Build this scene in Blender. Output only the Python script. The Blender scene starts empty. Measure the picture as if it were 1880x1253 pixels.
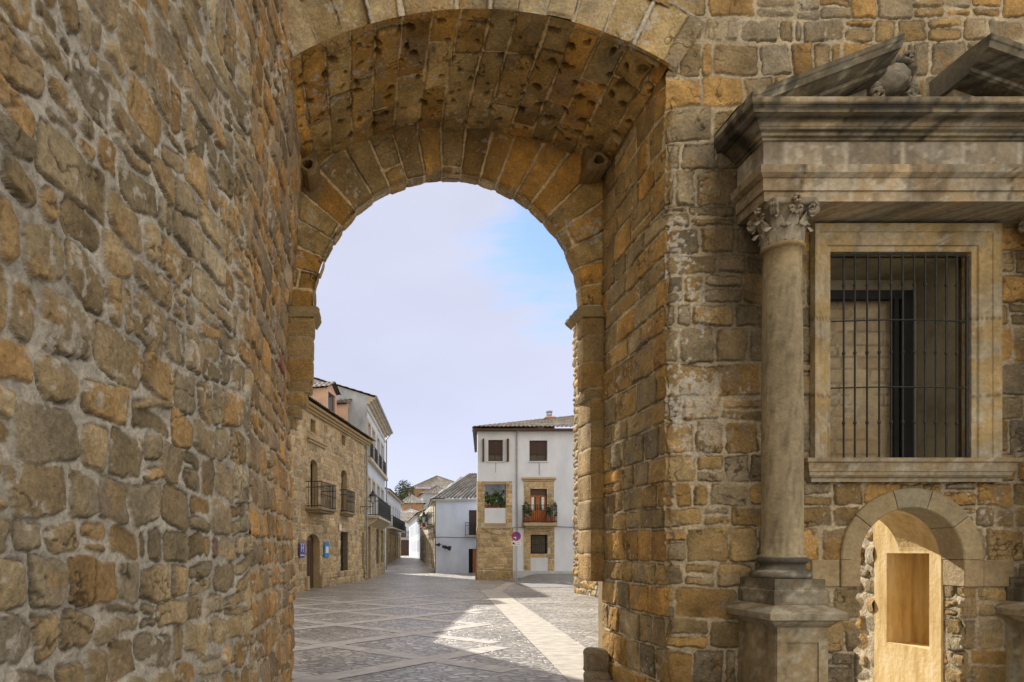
import bpy, math, random
import numpy as np
from mathutils import Vector
C = bpy.context.scene.collection
PI = math.pi
# ------------------------------------------------------------------ camera, world, sun, exposure
F = 1253.0; PX, PY = 670.0, 1010.0; EYE = 1.6
cam = bpy.data.cameras.new('camera'); camo = bpy.data.objects.new('camera', cam); C.objects.link(camo)
camo.location = (0, 0, EYE); camo.rotation_euler = (PI/2, 0, 0)
cam.sensor_width = 36; cam.lens = 36*F/1880
cam.shift_x = (940-PX)/1880; cam.shift_y = (PY-626.5)/1880
cam.clip_start = 0.05; cam.clip_end = 3000
bpy.context.scene.camera = camo

SUN_EL = math.radians(34); SUN_AZ = math.atan2(-0.42, 1.0)     # azimuth measured from +Y towards +X
world = bpy.data.worlds.new("World"); bpy.context.scene.world = world; world.use_nodes = True
def build_world():
    nt = world.node_tree; N = nt.nodes; L = nt.links; N.clear()
    out = N.new('ShaderNodeOutputWorld'); bg = N.new('ShaderNodeBackground'); bg.inputs[1].default_value = 0.12
    sky = N.new('ShaderNodeTexSky'); sky.sky_type = 'NISHITA'; sky.sun_disc = False
    sky.sun_elevation = SUN_EL; sky.sun_rotation = SUN_AZ; sky.altitude = 700; sky.dust_density = 1.0; sky.ozone_density = 1.5
    tc = N.new('ShaderNodeTexCoord')
    def vm(op, a, b=None):
        n = N.new('ShaderNodeVectorMath'); n.operation = op
        L.new(a, n.inputs[0])
        if b is not None: n.inputs[1].default_value = b
        return n
    def mt(op, a, b=None, c=None, clamp=False):
        n = N.new('ShaderNodeMath'); n.operation = op; n.use_clamp = clamp
        for i, v in enumerate((a, b, c)):
            if v is None: continue
            if isinstance(v, (int, float)): n.inputs[i].default_value = v
            else: L.new(v, n.inputs[i])
        return n.outputs[0]
    dirn = tc.outputs['Generated']
    # large cloud veil with a clear patch of blue in one quarter of the sky
    noise = N.new('ShaderNodeTexNoise'); noise.inputs['Scale'].default_value = 4.5; noise.inputs['Detail'].default_value = 8; noise.inputs['Roughness'].default_value = .58
    mp = N.new('ShaderNodeMapping'); mp.inputs['Scale'].default_value = (1, 1, 2.2); mp.inputs['Rotation'].default_value = (0.25, 0.5, 0.2); L.new(dirn, mp.inputs[0]); L.new(mp.outputs[0], noise.inputs['Vector'])
    pc = Vector(((1035-PX)/F, 1, (PY-455)/F)).normalized()
    d = vm('DISTANCE', dirn, tuple(pc)).outputs['Value']
    patch = mt('SUBTRACT', 1.0, mt('DIVIDE', d, 0.155), clamp=True)             # 1 at the middle of the blue hole
    w = mt('ADD', mt('MULTIPLY', patch, 1.35), mt('MULTIPLY', mt('SUBTRACT', noise.outputs[0], 0.5), 2.6))
    n2 = N.new('ShaderNodeTexNoise'); n2.inputs['Scale'].default_value = 5; n2.inputs['Detail'].default_value = 6; n2.inputs['Roughness'].default_value = .6
    m2 = N.new('ShaderNodeMapping'); m2.inputs['Scale'].default_value = (1.2, 1, 7); m2.inputs['Rotation'].default_value = (0, -0.5, 0); L.new(dirn, m2.inputs[0]); L.new(m2.outputs[0], n2.inputs['Vector'])
    w = mt('ADD', w, mt('MULTIPLY', mt('SUBTRACT', n2.outputs[0], 0.5), 1.7))
    ss = N.new('ShaderNodeMapRange'); ss.interpolation_type = 'SMOOTHSTEP'; L.new(w, ss.inputs[0])
    ss.inputs[1].default_value = 0.15; ss.inputs[2].default_value = 1.25
    hole = mt('MULTIPLY', ss.outputs[0], mt('MULTIPLY', patch, 6.0, clamp=True))
    cloud = mt('SUBTRACT', 1.0, mt('MULTIPLY', hole, 0.86))
    # clouds facing the sun (behind the viewer) shine brighter than those in front of it
    sep = N.new('ShaderNodeSeparateXYZ'); L.new(dirn, sep.inputs[0])
    back = mt('MULTIPLY_ADD', sep.outputs[1], -0.5, 0.5)
    low = mt('SUBTRACT', 1.0, mt('ABSOLUTE', sep.outputs[2]), clamp=True); low = mt('POWER', low, 3.0)
    n3 = N.new('ShaderNodeTexNoise'); n3.inputs['Scale'].default_value = 3.2; n3.inputs['Detail'].default_value = 7; L.new(mp.outputs[0], n3.inputs['Vector'])
    gain = mt('ADD', mt('MULTIPLY_ADD', low, .34, .80), mt('MULTIPLY', mt('SUBTRACT', n3.outputs[0], .5), .24))
    mix = N.new('ShaderNodeMix'); mix.data_type = 'RGBA'; L.new(back, mix.inputs[0])
    mix.inputs[6].default_value = (3.75, 4.0, 5.15, 1); mix.inputs[7].default_value = (9.3, 8.2, 6.8, 1)
    blue = N.new('ShaderNodeMix'); blue.data_type = 'RGBA'; blue.blend_type = 'MULTIPLY'; blue.inputs[0].default_value = 1
    L.new(sky.outputs[0], blue.inputs[6]); blue.inputs[7].default_value = (0.74, 0.90, 1.0, 1)
    fin = N.new('ShaderNodeMix'); fin.data_type = 'RGBA'; L.new(cloud, fin.inputs[0])
    cg = N.new('ShaderNodeVectorMath'); cg.operation = 'SCALE'; L.new(mix.outputs[2], cg.inputs[0]); L.new(gain, cg.inputs['Scale'])
    L.new(blue.outputs[2], fin.inputs[6]); L.new(cg.outputs[0], fin.inputs[7])
    L.new(fin.outputs[2], bg.inputs[0]); L.new(bg.outputs[0], out.inputs[0])
build_world()
sun = bpy.data.lights.new('sun', 'SUN'); sun.energy = 5.0; sun.angle = math.radians(0.6); sun.color = (1, .93, .82)
suno = bpy.data.objects.new('sun', sun); C.objects.link(suno)
sdir = Vector((math.sin(SUN_AZ)*math.cos(SUN_EL), math.cos(SUN_AZ)*math.cos(SUN_EL), math.sin(SUN_EL)))   # towards the sun
suno.rotation_euler = sdir.to_track_quat('Z', 'Y').to_euler(); suno.location = (-20, 40, 40)
vs = bpy.context.scene.view_settings
vs.view_transform = 'Standard'; vs.look = 'None'; vs.gamma = 1; vs.exposure = 0.68

# ------------------------------------------------------------------ noise
_R = {}
def _tab(seed):
    if seed not in _R: _R[seed] = np.random.RandomState(seed).rand(256, 256)
    return _R[seed]
def vnoise(x, y, seed=0):
    T = _tab(seed); xi = np.floor(x).astype(int); yi = np.floor(y).astype(int)
    fx = x-xi; fy = y-yi; fx = fx*fx*(3-2*fx); fy = fy*fy*(3-2*fy)
    a = T[xi & 255, yi & 255]; b = T[(xi+1) & 255, yi & 255]; c = T[xi & 255, (yi+1) & 255]; d = T[(xi+1) & 255, (yi+1) & 255]
    return (a*(1-fx)+b*fx)*(1-fy)+(c*(1-fx)+d*fx)*fy
def fbm(x, y, o=4, seed=0, g=.5):
    s = 0; a = 1; t = 0
    for i in range(o):
        s = s+a*vnoise(x*2**i+17.3*i, y*2**i+5.1*i, seed+i); t += a; a *= g
    return s/t-.5
def sstep(a, b, x):
    t = np.clip((x-a)/(b-a), 0, 1); return t*t*(3-2*t)

# ------------------------------------------------------------------ materials
def nodes_of(m):
    m.use_nodes = True; nt = m.node_tree; nt.nodes.clear()
    out = nt.nodes.new('ShaderNodeOutputMaterial'); b = nt.nodes.new('ShaderNodeBsdfPrincipled'); nt.links.new(b.outputs[0], out.inputs[0])
    return nt, nt.nodes, nt.links, b
def stone_mat(name, fine=55, amp=.35, bump=.5, rough=.9):
    "colour per stone comes from the mesh attribute; grain and pits from noise"
    m = bpy.data.materials.new(name); nt, N, L, b = nodes_of(m)
    at = N.new('ShaderNodeAttribute'); at.attribute_name = 'Col'
    tc = N.new('ShaderNodeTexCoord')
    n1 = N.new('ShaderNodeTexNoise'); n1.inputs['Scale'].default_value = fine; n1.inputs['Detail'].default_value = 6; n1.inputs['Roughness'].default_value = .65
    n2 = N.new('ShaderNodeTexNoise'); n2.inputs['Scale'].default_value = fine*.13; n2.inputs['Detail'].default_value = 6; n2.inputs['Roughness'].default_value = .7
    L.new(tc.outputs['Object'], n1.inputs['Vector']); L.new(tc.outputs['Object'], n2.inputs['Vector'])
    mr = N.new('ShaderNodeMapRange'); L.new(n1.outputs[0], mr.inputs[0]); mr.inputs[1].default_value = .25; mr.inputs[2].default_value = .75; mr.inputs[3].default_value = 1-amp; mr.inputs[4].default_value = 1+amp
    mr2 = N.new('ShaderNodeMapRange'); L.new(n2.outputs[0], mr2.inputs[0]); mr2.inputs[1].default_value = .25; mr2.inputs[2].default_value = .75; mr2.inputs[3].default_value = 1-amp*.9; mr2.inputs[4].default_value = 1+amp*.9
    mu = N.new('ShaderNodeMath'); mu.operation = 'MULTIPLY'; L.new(mr.outputs[0], mu.inputs[0]); L.new(mr2.outputs[0], mu.inputs[1])
    mx = N.new('ShaderNodeVectorMath'); mx.operation = 'SCALE'; L.new(at.outputs['Color'], mx.inputs[0]); L.new(mu.outputs[0], mx.inputs['Scale'])
    L.new(mx.outputs[0], b.inputs['Base Color']); b.inputs['Roughness'].default_value = rough; b.inputs['Specular IOR Level'].default_value = .25
    bp = N.new('ShaderNodeBump'); bp.inputs['Strength'].default_value = bump; bp.inputs['Distance'].default_value = .012
    L.new(mu.outputs[0], bp.inputs['Height']); L.new(bp.outputs[0], b.inputs['Normal'])
    return m
def noise_mat(name, c1, c2, scale=6, rough=.85, bump=.3, c3=None, stretch=(1, 1, 1), spec=.3, metal=0, detail=6, lo=.35, hi=.65, dist=.01):
    m = bpy.data.materials.new(name); nt, N, L, b = nodes_of(m)
    tc = N.new('ShaderNodeTexCoord'); mp = N.new('ShaderNodeMapping'); mp.inputs['Scale'].default_value = stretch; L.new(tc.outputs['Object'], mp.inputs[0])
    n = N.new('ShaderNodeTexNoise'); n.inputs['Scale'].default_value = scale; n.inputs['Detail'].default_value = detail; n.inputs['Roughness'].default_value = .65; L.new(mp.outputs[0], n.inputs['Vector'])
    cr = N.new('ShaderNodeValToRGB'); cr.color_ramp.elements[0].position = lo; cr.color_ramp.elements[1].position = hi
    cr.color_ramp.elements[0].color = (*c1, 1); cr.color_ramp.elements[1].color = (*c2, 1)
    if c3 is not None: e = cr.color_ramp.elements.new((lo+hi)/2); e.color = (*c3, 1)
    L.new(n.outputs[0], cr.inputs[0]); L.new(cr.outputs[0], b.inputs['Base Color'])
    b.inputs['Roughness'].default_value = rough; b.inputs['Specular IOR Level'].default_value = spec; b.inputs['Metallic'].default_value = metal
    if bump:
        n2 = N.new('ShaderNodeTexNoise'); n2.inputs['Scale'].default_value = scale*7; n2.inputs['Detail'].default_value = 5; L.new(tc.outputs['Object'], n2.inputs['Vector'])
        bp = N.new('ShaderNodeBump'); bp.inputs['Strength'].default_value = bump; bp.inputs['Distance'].default_value = dist
        L.new(n2.outputs[0], bp.inputs['Height']); L.new(bp.outputs[0], b.inputs['Normal'])
    return m
M = {}
M['stone'] = stone_mat('sandstone_masonry', 38, .38, 1.0)
M['stone_far'] = stone_mat('sandstone_masonry_far', 14, .22, .2)
M['moulded'] = stone_mat('carved_sandstone', 22, .26, .9)
M['tiles'] = stone_mat('clay_roof_tiles', 9, .35, .2)
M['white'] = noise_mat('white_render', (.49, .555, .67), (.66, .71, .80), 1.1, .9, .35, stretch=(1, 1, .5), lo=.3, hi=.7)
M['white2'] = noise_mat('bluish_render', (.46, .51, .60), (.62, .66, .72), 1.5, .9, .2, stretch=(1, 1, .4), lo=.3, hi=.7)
M['grey_render'] = noise_mat('weathered_render', (.27, .30, .34), (.46, .50, .56), 1.2, .9, .3, stretch=(1, 1, .5))
M['cream'] = noise_mat('cream_render', (.42, .36, .26), (.55, .49, .38), 1.0, .9, .2)
M['pink'] = noise_mat('pink_render', (.55, .36, .27), (.66, .46, .35), 1.5, .9, .2)
M['plaster'] = noise_mat('ochre_plaster', (.45, .29, .105), (.80, .65, .40), 3.0, .92, .6, c3=(.66, .48, .22), stretch=(3, 3, .55), lo=.28, hi=.72)
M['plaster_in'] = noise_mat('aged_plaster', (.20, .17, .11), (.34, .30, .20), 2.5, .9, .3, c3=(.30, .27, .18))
M['iron'] = noise_mat('black_iron', (.012, .014, .016), (.03, .032, .035), 20, .55, .2, spec=.4)
M['black'] = noise_mat('black_painted_frame', (.006, .006, .007), (.012, .012, .013), 8, .6, .1)
M['glass'] = noise_mat('dark_window_glass', (.02, .025, .03), (.05, .06, .07), 1.5, .08, 0, spec=.6)
M['brownwood'] = noise_mat('dark_brown_wood', (.05, .028, .018), (.11, .06, .04), 5, .6, .2, stretch=(6, 6, .6))
M['shutter'] = noise_mat('brown_roller_shutter', (.045, .028, .024), (.075, .045, .04), 4, .6, .2, stretch=(1, 1, 20))
M['orangewood'] = noise_mat('varnished_orange_wood', (.30, .09, .03), (.48, .17, .06), 5, .45, .2, stretch=(6, 6, .6))
M['lightwood'] = noise_mat('pale_wood_frame', (.30, .22, .14), (.42, .32, .2), 5, .6, .2)
M['pipe'] = noise_mat('grey_downpipe', (.22, .24, .27), (.33, .35, .38), 4, .5, .1)
M['galv'] = noise_mat('galvanised_post', (.32, .34, .36), (.45, .47, .5), 6, .4, .1, metal=.4)
M['leaf'] = noise_mat('plant_leaves', (.03, .075, .015), (.10, .17, .045), 9, .6, 0, spec=.3)
M['leaf2'] = noise_mat('dark_tree_leaves', (.035, .06, .03), (.09, .12, .06), 1, .7, 0)
M['flower'] = noise_mat('red_flowers', (.4, .03, .04), (.55, .08, .1), 9, .6, 0)
M['flower2'] = noise_mat('yellow_flowers', (.5, .3, .03), (.6, .45, .08), 9, .6, 0)
M['pot'] = noise_mat('terracotta_pot', (.22, .07, .04), (.33, .12, .07), 6, .7, .1)
M['signblue'] = noise_mat('blue_sign_face', (.01, .06, .35), (.015, .08, .42), 5, .35, 0)
M['signviolet'] = noise_mat('violet_sign_face', (.04, .04, .28), (.06, .06, .36), 5, .4, 0)
M['signcyan'] = noise_mat('light_blue_sign_face', (.0, .16, .5), (.01, .22, .58), 5, .4, 0)
M['signred'] = noise_mat('red_sign_paint', (.42, .01, .03), (.5, .02, .05), 5, .35, 0)
M['signwhite'] = noise_mat('white_sign_paint', (.68, .68, .68), (.78, .78, .78), 5, .4, 0)
M['carpaint'] = noise_mat('silver_car_paint', (.30, .33, .35), (.34, .37, .39), 3, .28, 0, spec=.5, metal=.5)
M['tyre'] = noise_mat('black_rubber', (.012, .012, .012), (.025, .025, .025), 20, .85, .1)
M['lamp'] = noise_mat('headlamp_glass', (.5, .5, .5), (.65, .65, .65), 5, .15, 0, spec=.6)
M['lantern_glass'] = noise_mat('frosted_lantern_glass', (.35, .38, .42), (.5, .52, .55), 5, .25, 0)
M['cable'] = noise_mat('grey_cable', (.08, .08, .085), (.13, .13, .14), 8, .7, 0)
M['bark'] = noise_mat('tree_bark', (.06, .045, .03), (.12, .09, .06), 6, .9, .4)
M['brickfar'] = noise_mat('church_brown_stone', (.22, .13, .08), (.36, .24, .15), 1.0, .9, .2)
M['rubberdark'] = noise_mat('dark_recess', (.01, .01, .01), (.02, .018, .015), 5, .9, 0)

def cobble_mat():
    m = bpy.data.materials.new('cobbled_paving'); nt, N, L, b = nodes_of(m)
    tc = N.new('ShaderNodeTexCoord')
    wn = N.new('ShaderNodeTexNoise'); wn.inputs['Scale'].default_value = 2.2; wn.inputs['Detail'].default_value = 3; L.new(tc.outputs['Object'], wn.inputs['Vector'])
    wa = N.new('ShaderNodeVectorMath'); wa.operation = 'MULTIPLY_ADD'; L.new(wn.outputs['Color'], wa.inputs[0]); wa.inputs[1].default_value = (.35, .35, 0); L.new(tc.outputs['Object'], wa.inputs[2])
    mp = N.new('ShaderNodeMapping'); mp.inputs['Scale'].default_value = (6.5, 13, 0.01); mp.inputs['Rotation'].default_value = (0, 0, .35); L.new(wa.outputs[0], mp.inputs[0])
    ve = N.new('ShaderNodeTexVoronoi'); ve.feature = 'DISTANCE_TO_EDGE'; ve.inputs['Scale'].default_value = 1; L.new(mp.outputs[0], ve.inputs['Vector'])
    vc = N.new('ShaderNodeTexVoronoi'); vc.feature = 'F1'; vc.inputs['Scale'].default_value = 1; L.new(mp.outputs[0], vc.inputs['Vector'])
    big = N.new('ShaderNodeTexNoise'); big.inputs['Scale'].default_value = .6; big.inputs['Detail'].default_value = 5; L.new(tc.outputs['Object'], big.inputs['Vector'])
    fine = N.new('ShaderNodeTexNoise'); fine.inputs['Scale'].default_value = 30; fine.inputs['Detail'].default_value = 5; L.new(tc.outputs['Object'], fine.inputs['Vector'])
    sp = N.new('ShaderNodeSeparateColor'); L.new(vc.outputs['Color'], sp.inputs[0])
    cr = N.new('ShaderNodeValToRGB'); e = cr.color_ramp.elements; e[0].position = 0; e[0].color = (.30, .28, .25, 1); e[1].position = 1; e[1].color = (.62, .59, .53, 1)
    x = e.new(.45); x.color = (.42, .385, .33, 1); x = e.new(.7); x.color = (.40, .39, .38, 1)
    L.new(sp.outputs[0], cr.inputs[0])
    ed = N.new('ShaderNodeMapRange'); L.new(ve.outputs['Distance'], ed.inputs[0]); ed.inputs[1].default_value = .03; ed.inputs[2].default_value = .17
    mx = N.new('ShaderNodeMix'); mx.data_type = 'RGBA'; L.new(ed.outputs[0], mx.inputs[0]); mx.inputs[6].default_value = (.13, .118, .10, 1); L.new(cr.outputs[0], mx.inputs[7])
    br = N.new('ShaderNodeMapRange'); L.new(big.outputs[0], br.inputs[0]); br.inputs[1].default_value = .3; br.inputs[2].default_value = .7; br.inputs[3].default_value = .72; br.inputs[4].default_value = 1.3
    sc = N.new('ShaderNodeVectorMath'); sc.operation = 'SCALE'; L.new(mx.outputs[2], sc.inputs[0]); L.new(br.outputs[0], sc.inputs['Scale'])
    L.new(sc.outputs[0], b.inputs['Base Color'])
    rr = N.new('ShaderNodeMapRange'); L.new(fine.outputs[0], rr.inputs[0]); rr.inputs[3].default_value = .2; rr.inputs[4].default_value = .55; L.new(rr.outputs[0], b.inputs['Roughness'])
    hh = N.new('ShaderNodeMath'); hh.operation = 'MULTIPLY_ADD'; L.new(fine.outputs[0], hh.inputs[0]); hh.inputs[1].default_value = .25
    L.new(ed.outputs[0], hh.inputs[2])
    h2 = N.new('ShaderNodeMath'); h2.operation = 'MULTIPLY_ADD'; L.new(sp.outputs[1], h2.inputs[0]); h2.inputs[1].default_value = .5; L.new(hh.outputs[0], h2.inputs[2])
    bp = N.new('ShaderNodeBump'); bp.inputs['Strength'].default_value = .7; bp.inputs['Distance'].default_value = .016; L.new(h2.outputs[0], bp.inputs['Height']); L.new(bp.outputs[0], b.inputs['Normal'])
    b.inputs['Specular IOR Level'].default_value = .85
    return m
M['cobble'] = cobble_mat()
def slab_mat(name, c1, c2, sx, sy, rot):
    m = bpy.data.materials.new(name); nt, N, L, b = nodes_of(m)
    tc = N.new('ShaderNodeTexCoord'); mp = N.new('ShaderNodeMapping'); mp.inputs['Rotation'].default_value = (0, 0, rot); L.new(tc.outputs['Object'], mp.inputs[0])
    bt = N.new('ShaderNodeTexBrick'); L.new(mp.outputs[0], bt.inputs['Vector']); bt.inputs['Scale'].default_value = 1; bt.inputs['Brick Width'].default_value = sx; bt.inputs['Row Height'].default_value = sy
    bt.inputs['Mortar Size'].default_value = .012; bt.inputs['Mortar Smooth'].default_value = .4; bt.offset = .0
    bt.inputs['Color1'].default_value = (*c1, 1); bt.inputs['Color2'].default_value = (*c2, 1); bt.inputs['Mortar'].default_value = (c1[0]*.45, c1[1]*.45, c1[2]*.45, 1)
    n = N.new('ShaderNodeTexNoise'); n.inputs['Scale'].default_value = 5; n.inputs['Detail'].default_value = 8; L.new(tc.outputs['Object'], n.inputs['Vector'])
    mr = N.new('ShaderNodeMapRange'); L.new(n.outputs[0], mr.inputs[0]); mr.inputs[1].default_value = .25; mr.inputs[2].default_value = .75; mr.inputs[3].default_value = .72; mr.inputs[4].default_value = 1.25
    sc = N.new('ShaderNodeVectorMath'); sc.operation = 'SCALE'; L.new(bt.outputs[0], sc.inputs[0]); L.new(mr.outputs[0], sc.inputs['Scale']); L.new(sc.outputs[0], b.inputs['Base Color'])
    b.inputs['Roughness'].default_value = .55
    bp = N.new('ShaderNodeBump'); bp.inputs['Strength'].default_value = .5; bp.inputs['Distance'].default_value = .01; L.new(n.outputs[0], bp.inputs['Height']); L.new(bp.outputs[0], b.inputs['Normal'])
    return m
M['slab'] = slab_mat('pale_flagstones', (.44, .405, .345), (.38, .36, .315), 9, .38, math.atan2(16, 1.75)-PI/2)
M['slab_pink'] = slab_mat('pinkish_flagstones', (.40, .375, .34), (.45, .42, .38), .55, 9, PI/4)
M['asphalt'] = noise_mat('worn_paving_slabs', (.15, .15, .155), (.25, .25, .25), 3, .8, .4)

# ------------------------------------------------------------------ object helpers
def props(o, label=None, cat=None, group=None, kind=None):
    if label: o['label'] = label
    if cat: o['category'] = cat
    if group: o['group'] = group
    if kind: o['kind'] = kind
    return o
def thing(name, loc, label, cat, group=None):
    o = bpy.data.objects.new(name, None); C.objects.link(o); o.location = loc; o.empty_display_size = .3
    return props(o, label, cat, group)
def link(name, me, mat, parent=None, local=False):
    me.materials.append(mat); o = bpy.data.objects.new(name, me); C.objects.link(o)
    if parent is not None:
        o.parent = parent
        if not local and parent.type == 'EMPTY': o.location = -parent.location
    return o
class World:
    def pt(s, x, y, z): return (x, y, z)
W = World()
class Fac:
    "frame of a facade: s along it, d out of it towards the viewer, z up"
    def __init__(f, p0, p1, flip=False):
        f.p0 = np.array(p0, float); t = np.array(p1, float)-f.p0; f.len = float(np.hypot(*t)); f.t = t/f.len
        f.n = np.array((f.t[1], -f.t[0]))
        if flip: f.n = -f.n
    def pt(f, s, d, z):
        p = f.p0+f.t*s+f.n*d; return (p[0], p[1], z)
    def hit(f, px, py=None):
        k = (px-PX)/F; s = (k*f.p0[1]-f.p0[0])/(f.t[0]-k*f.t[1]); D = f.p0[1]+f.t[1]*s
        return s if py is None else (s, EYE+(PY-py)/F*D)
class MB:
    def __init__(s): s.v = []; s.f = []
    def poly(s, pts):
        i = len(s.v); s.v += [tuple(p) for p in pts]; s.f.append(tuple(range(i, i+len(pts))))
    def quad(s, fr, a, b, c, d): s.poly([fr.pt(*a), fr.pt(*b), fr.pt(*c), fr.pt(*d)])
    def box(s, fr, a0, a1, b0, b1, z0, z1):
        i = len(s.v)
        for z in (z0, z1):
            for a, b in ((a0, b0), (a1, b0), (a1, b1), (a0, b1)): s.v.append(tuple(fr.pt(a, b, z)))
        s.f += [tuple(i+k for k in q) for q in ((0, 3, 2, 1), (4, 5, 6, 7), (0, 1, 5, 4), (1, 2, 6, 5), (2, 3, 7, 6), (3, 0, 4, 7))]
    def bbox(s, fr, a0, a1, b0, b1, z0, z1, ch=.01):
        "box whose upright and front edges are chamfered"
        pr = [(a0+ch, b0), (a1-ch, b0), (a1, b0+ch), (a1, b1-ch), (a1-ch, b1), (a0+ch, b1), (a0, b1-ch), (a0, b0+ch)]
        inn = [(min(max(a, a0+ch), a1-ch), min(max(b, b0+ch), b1-ch)) for a, b in pr]
        i = len(s.v)
        for z, q in ((z0, inn), (z0+ch, pr), (z1-ch, pr), (z1, inn)):
            s.v += [tuple(fr.pt(a, b, z)) for a, b in q]
        for r in range(3):
            for k in range(8): s.f.append((i+r*8+k, i+r*8+(k+1) % 8, i+(r+1)*8+(k+1) % 8, i+(r+1)*8+k))
        s.f.append(tuple(i+k for k in range(7, -1, -1))); s.f.append(tuple(i+24+k for k in range(8)))
    def prism(s, fr, poly, d0, d1):
        "poly of (s, z), pushed from d0 to d1"
        n = len(poly); i = len(s.v)
        for d in (d0, d1): s.v += [tuple(fr.pt(a, d, z)) for a, z in poly]
        s.f.append(tuple(range(i, i+n))); s.f.append(tuple(range(i+2*n-1, i+n-1, -1)))
        for k in range(n): s.f.append((i+k, i+(k+1) % n, i+n+(k+1) % n, i+n+k))
    def tube(s, pts, r, n=8, closed=True):
        pts = [Vector(p) for p in pts]; rs = r if isinstance(r, (list, tuple)) else [r]*len(pts)
        i0 = len(s.v)
        for k, p in enumerate(pts):
            t = (pts[min(k+1, len(pts)-1)]-pts[max(k-1, 0)]).normalized()
            u = t.cross(Vector((0, 0, 1)))
            if u.length < .1: u = Vector((1, 0, 0))
            u.normalize(); w = t.cross(u)
            for j in range(n):
                a = 2*PI*j/n; s.v.append(tuple(p+(u*math.cos(a)+w*math.sin(a))*rs[k]))
        for k in range(len(pts)-1):
            for j in range(n): s.f.append((i0+k*n+j, i0+k*n+(j+1) % n, i0+(k+1)*n+(j+1) % n, i0+(k+1)*n+j))
        if closed:
            s.f.append(tuple(i0+j for j in range(n-1, -1, -1))); e = i0+(len(pts)-1)*n; s.f.append(tuple(e+j for j in range(n)))
    def lathe(s, c, prof, n=24, sq=0):
        i0 = len(s.v)
        for r, z in prof:
            for j in range(n):
                a = 2*PI*j/n; s.v.append((c[0]+r*math.cos(a), c[1]+r*math.sin(a), c[2]+z))
        m = len(prof)
        for k in range(m-1):
            for j in range(n): s.f.append((i0+k*n+j, i0+k*n+(j+1) % n, i0+(k+1)*n+(j+1) % n, i0+(k+1)*n+j))
        s.f.append(tuple(i0+j for j in range(n-1, -1, -1))); e = i0+(m-1)*n; s.f.append(tuple(e+j for j in range(n)))
    def build(s, name, mat, parent=None, smooth=False, col=None, local=False):
        me = bpy.data.meshes.new(name); me.from_pydata(s.v, [], s.f); me.update()
        if smooth:
            me.polygons.foreach_set('use_smooth', [True]*len(me.polygons))
        if col is not None: paint(me, col)
        return link(name, me, mat, parent, local)
def paint(me, col):
    n = len(me.vertices); co = np.empty(n*3); me.vertices.foreach_get('co', co); co = co.reshape(-1, 3)
    c = col(co) if callable(col) else np.tile(np.array(col, float), (n, 1))
    a = me.attributes.new('Col', 'FLOAT_COLOR', 'POINT'); a.data.foreach_set('color', np.hstack([np.clip(c, 0, 1), np.ones((n, 1))]).ravel())
def grid(name, P, col, mat, parent=None, mask=None, smooth=True):
    "P (n,m,3) points, col (n,m,3), mask (n-1,m-1) True where a face is kept"
    n, m = P.shape[:2]; idx = np.arange(n*m).reshape(n, m)
    q = np.stack([idx[:-1, :-1], idx[1:, :-1], idx[1:, 1:], idx[:-1, 1:]], -1)
    q = q[mask] if mask is not None else q.reshape(-1, 4)
    used = np.unique(q); re = np.full(n*m, -1); re[used] = np.arange(len(used)); q = re[q]
    V = P.reshape(-1, 3)[used]; Cc = col.reshape(-1, 3)[used]
    me = bpy.data.meshes.new(name); me.vertices.add(len(V)); me.vertices.foreach_set('co', V.ravel())
    me.loops.add(q.size); me.loops.foreach_set('vertex_index', q.ravel().astype(np.int32))
    me.polygons.add(len(q)); me.polygons.foreach_set('loop_start', np.arange(0, q.size, 4, dtype=np.int32))
    me.update(calc_edges=True)
    me.polygons.foreach_set('use_smooth', np.full(len(q), smooth))
    a = me.attributes.new('Col', 'FLOAT_COLOR', 'POINT'); a.data.foreach_set('color', np.hstack([np.clip(Cc, 0, 1), np.ones((len(V), 1))]).ravel())
    return link(name, me, mat, parent)

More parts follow.
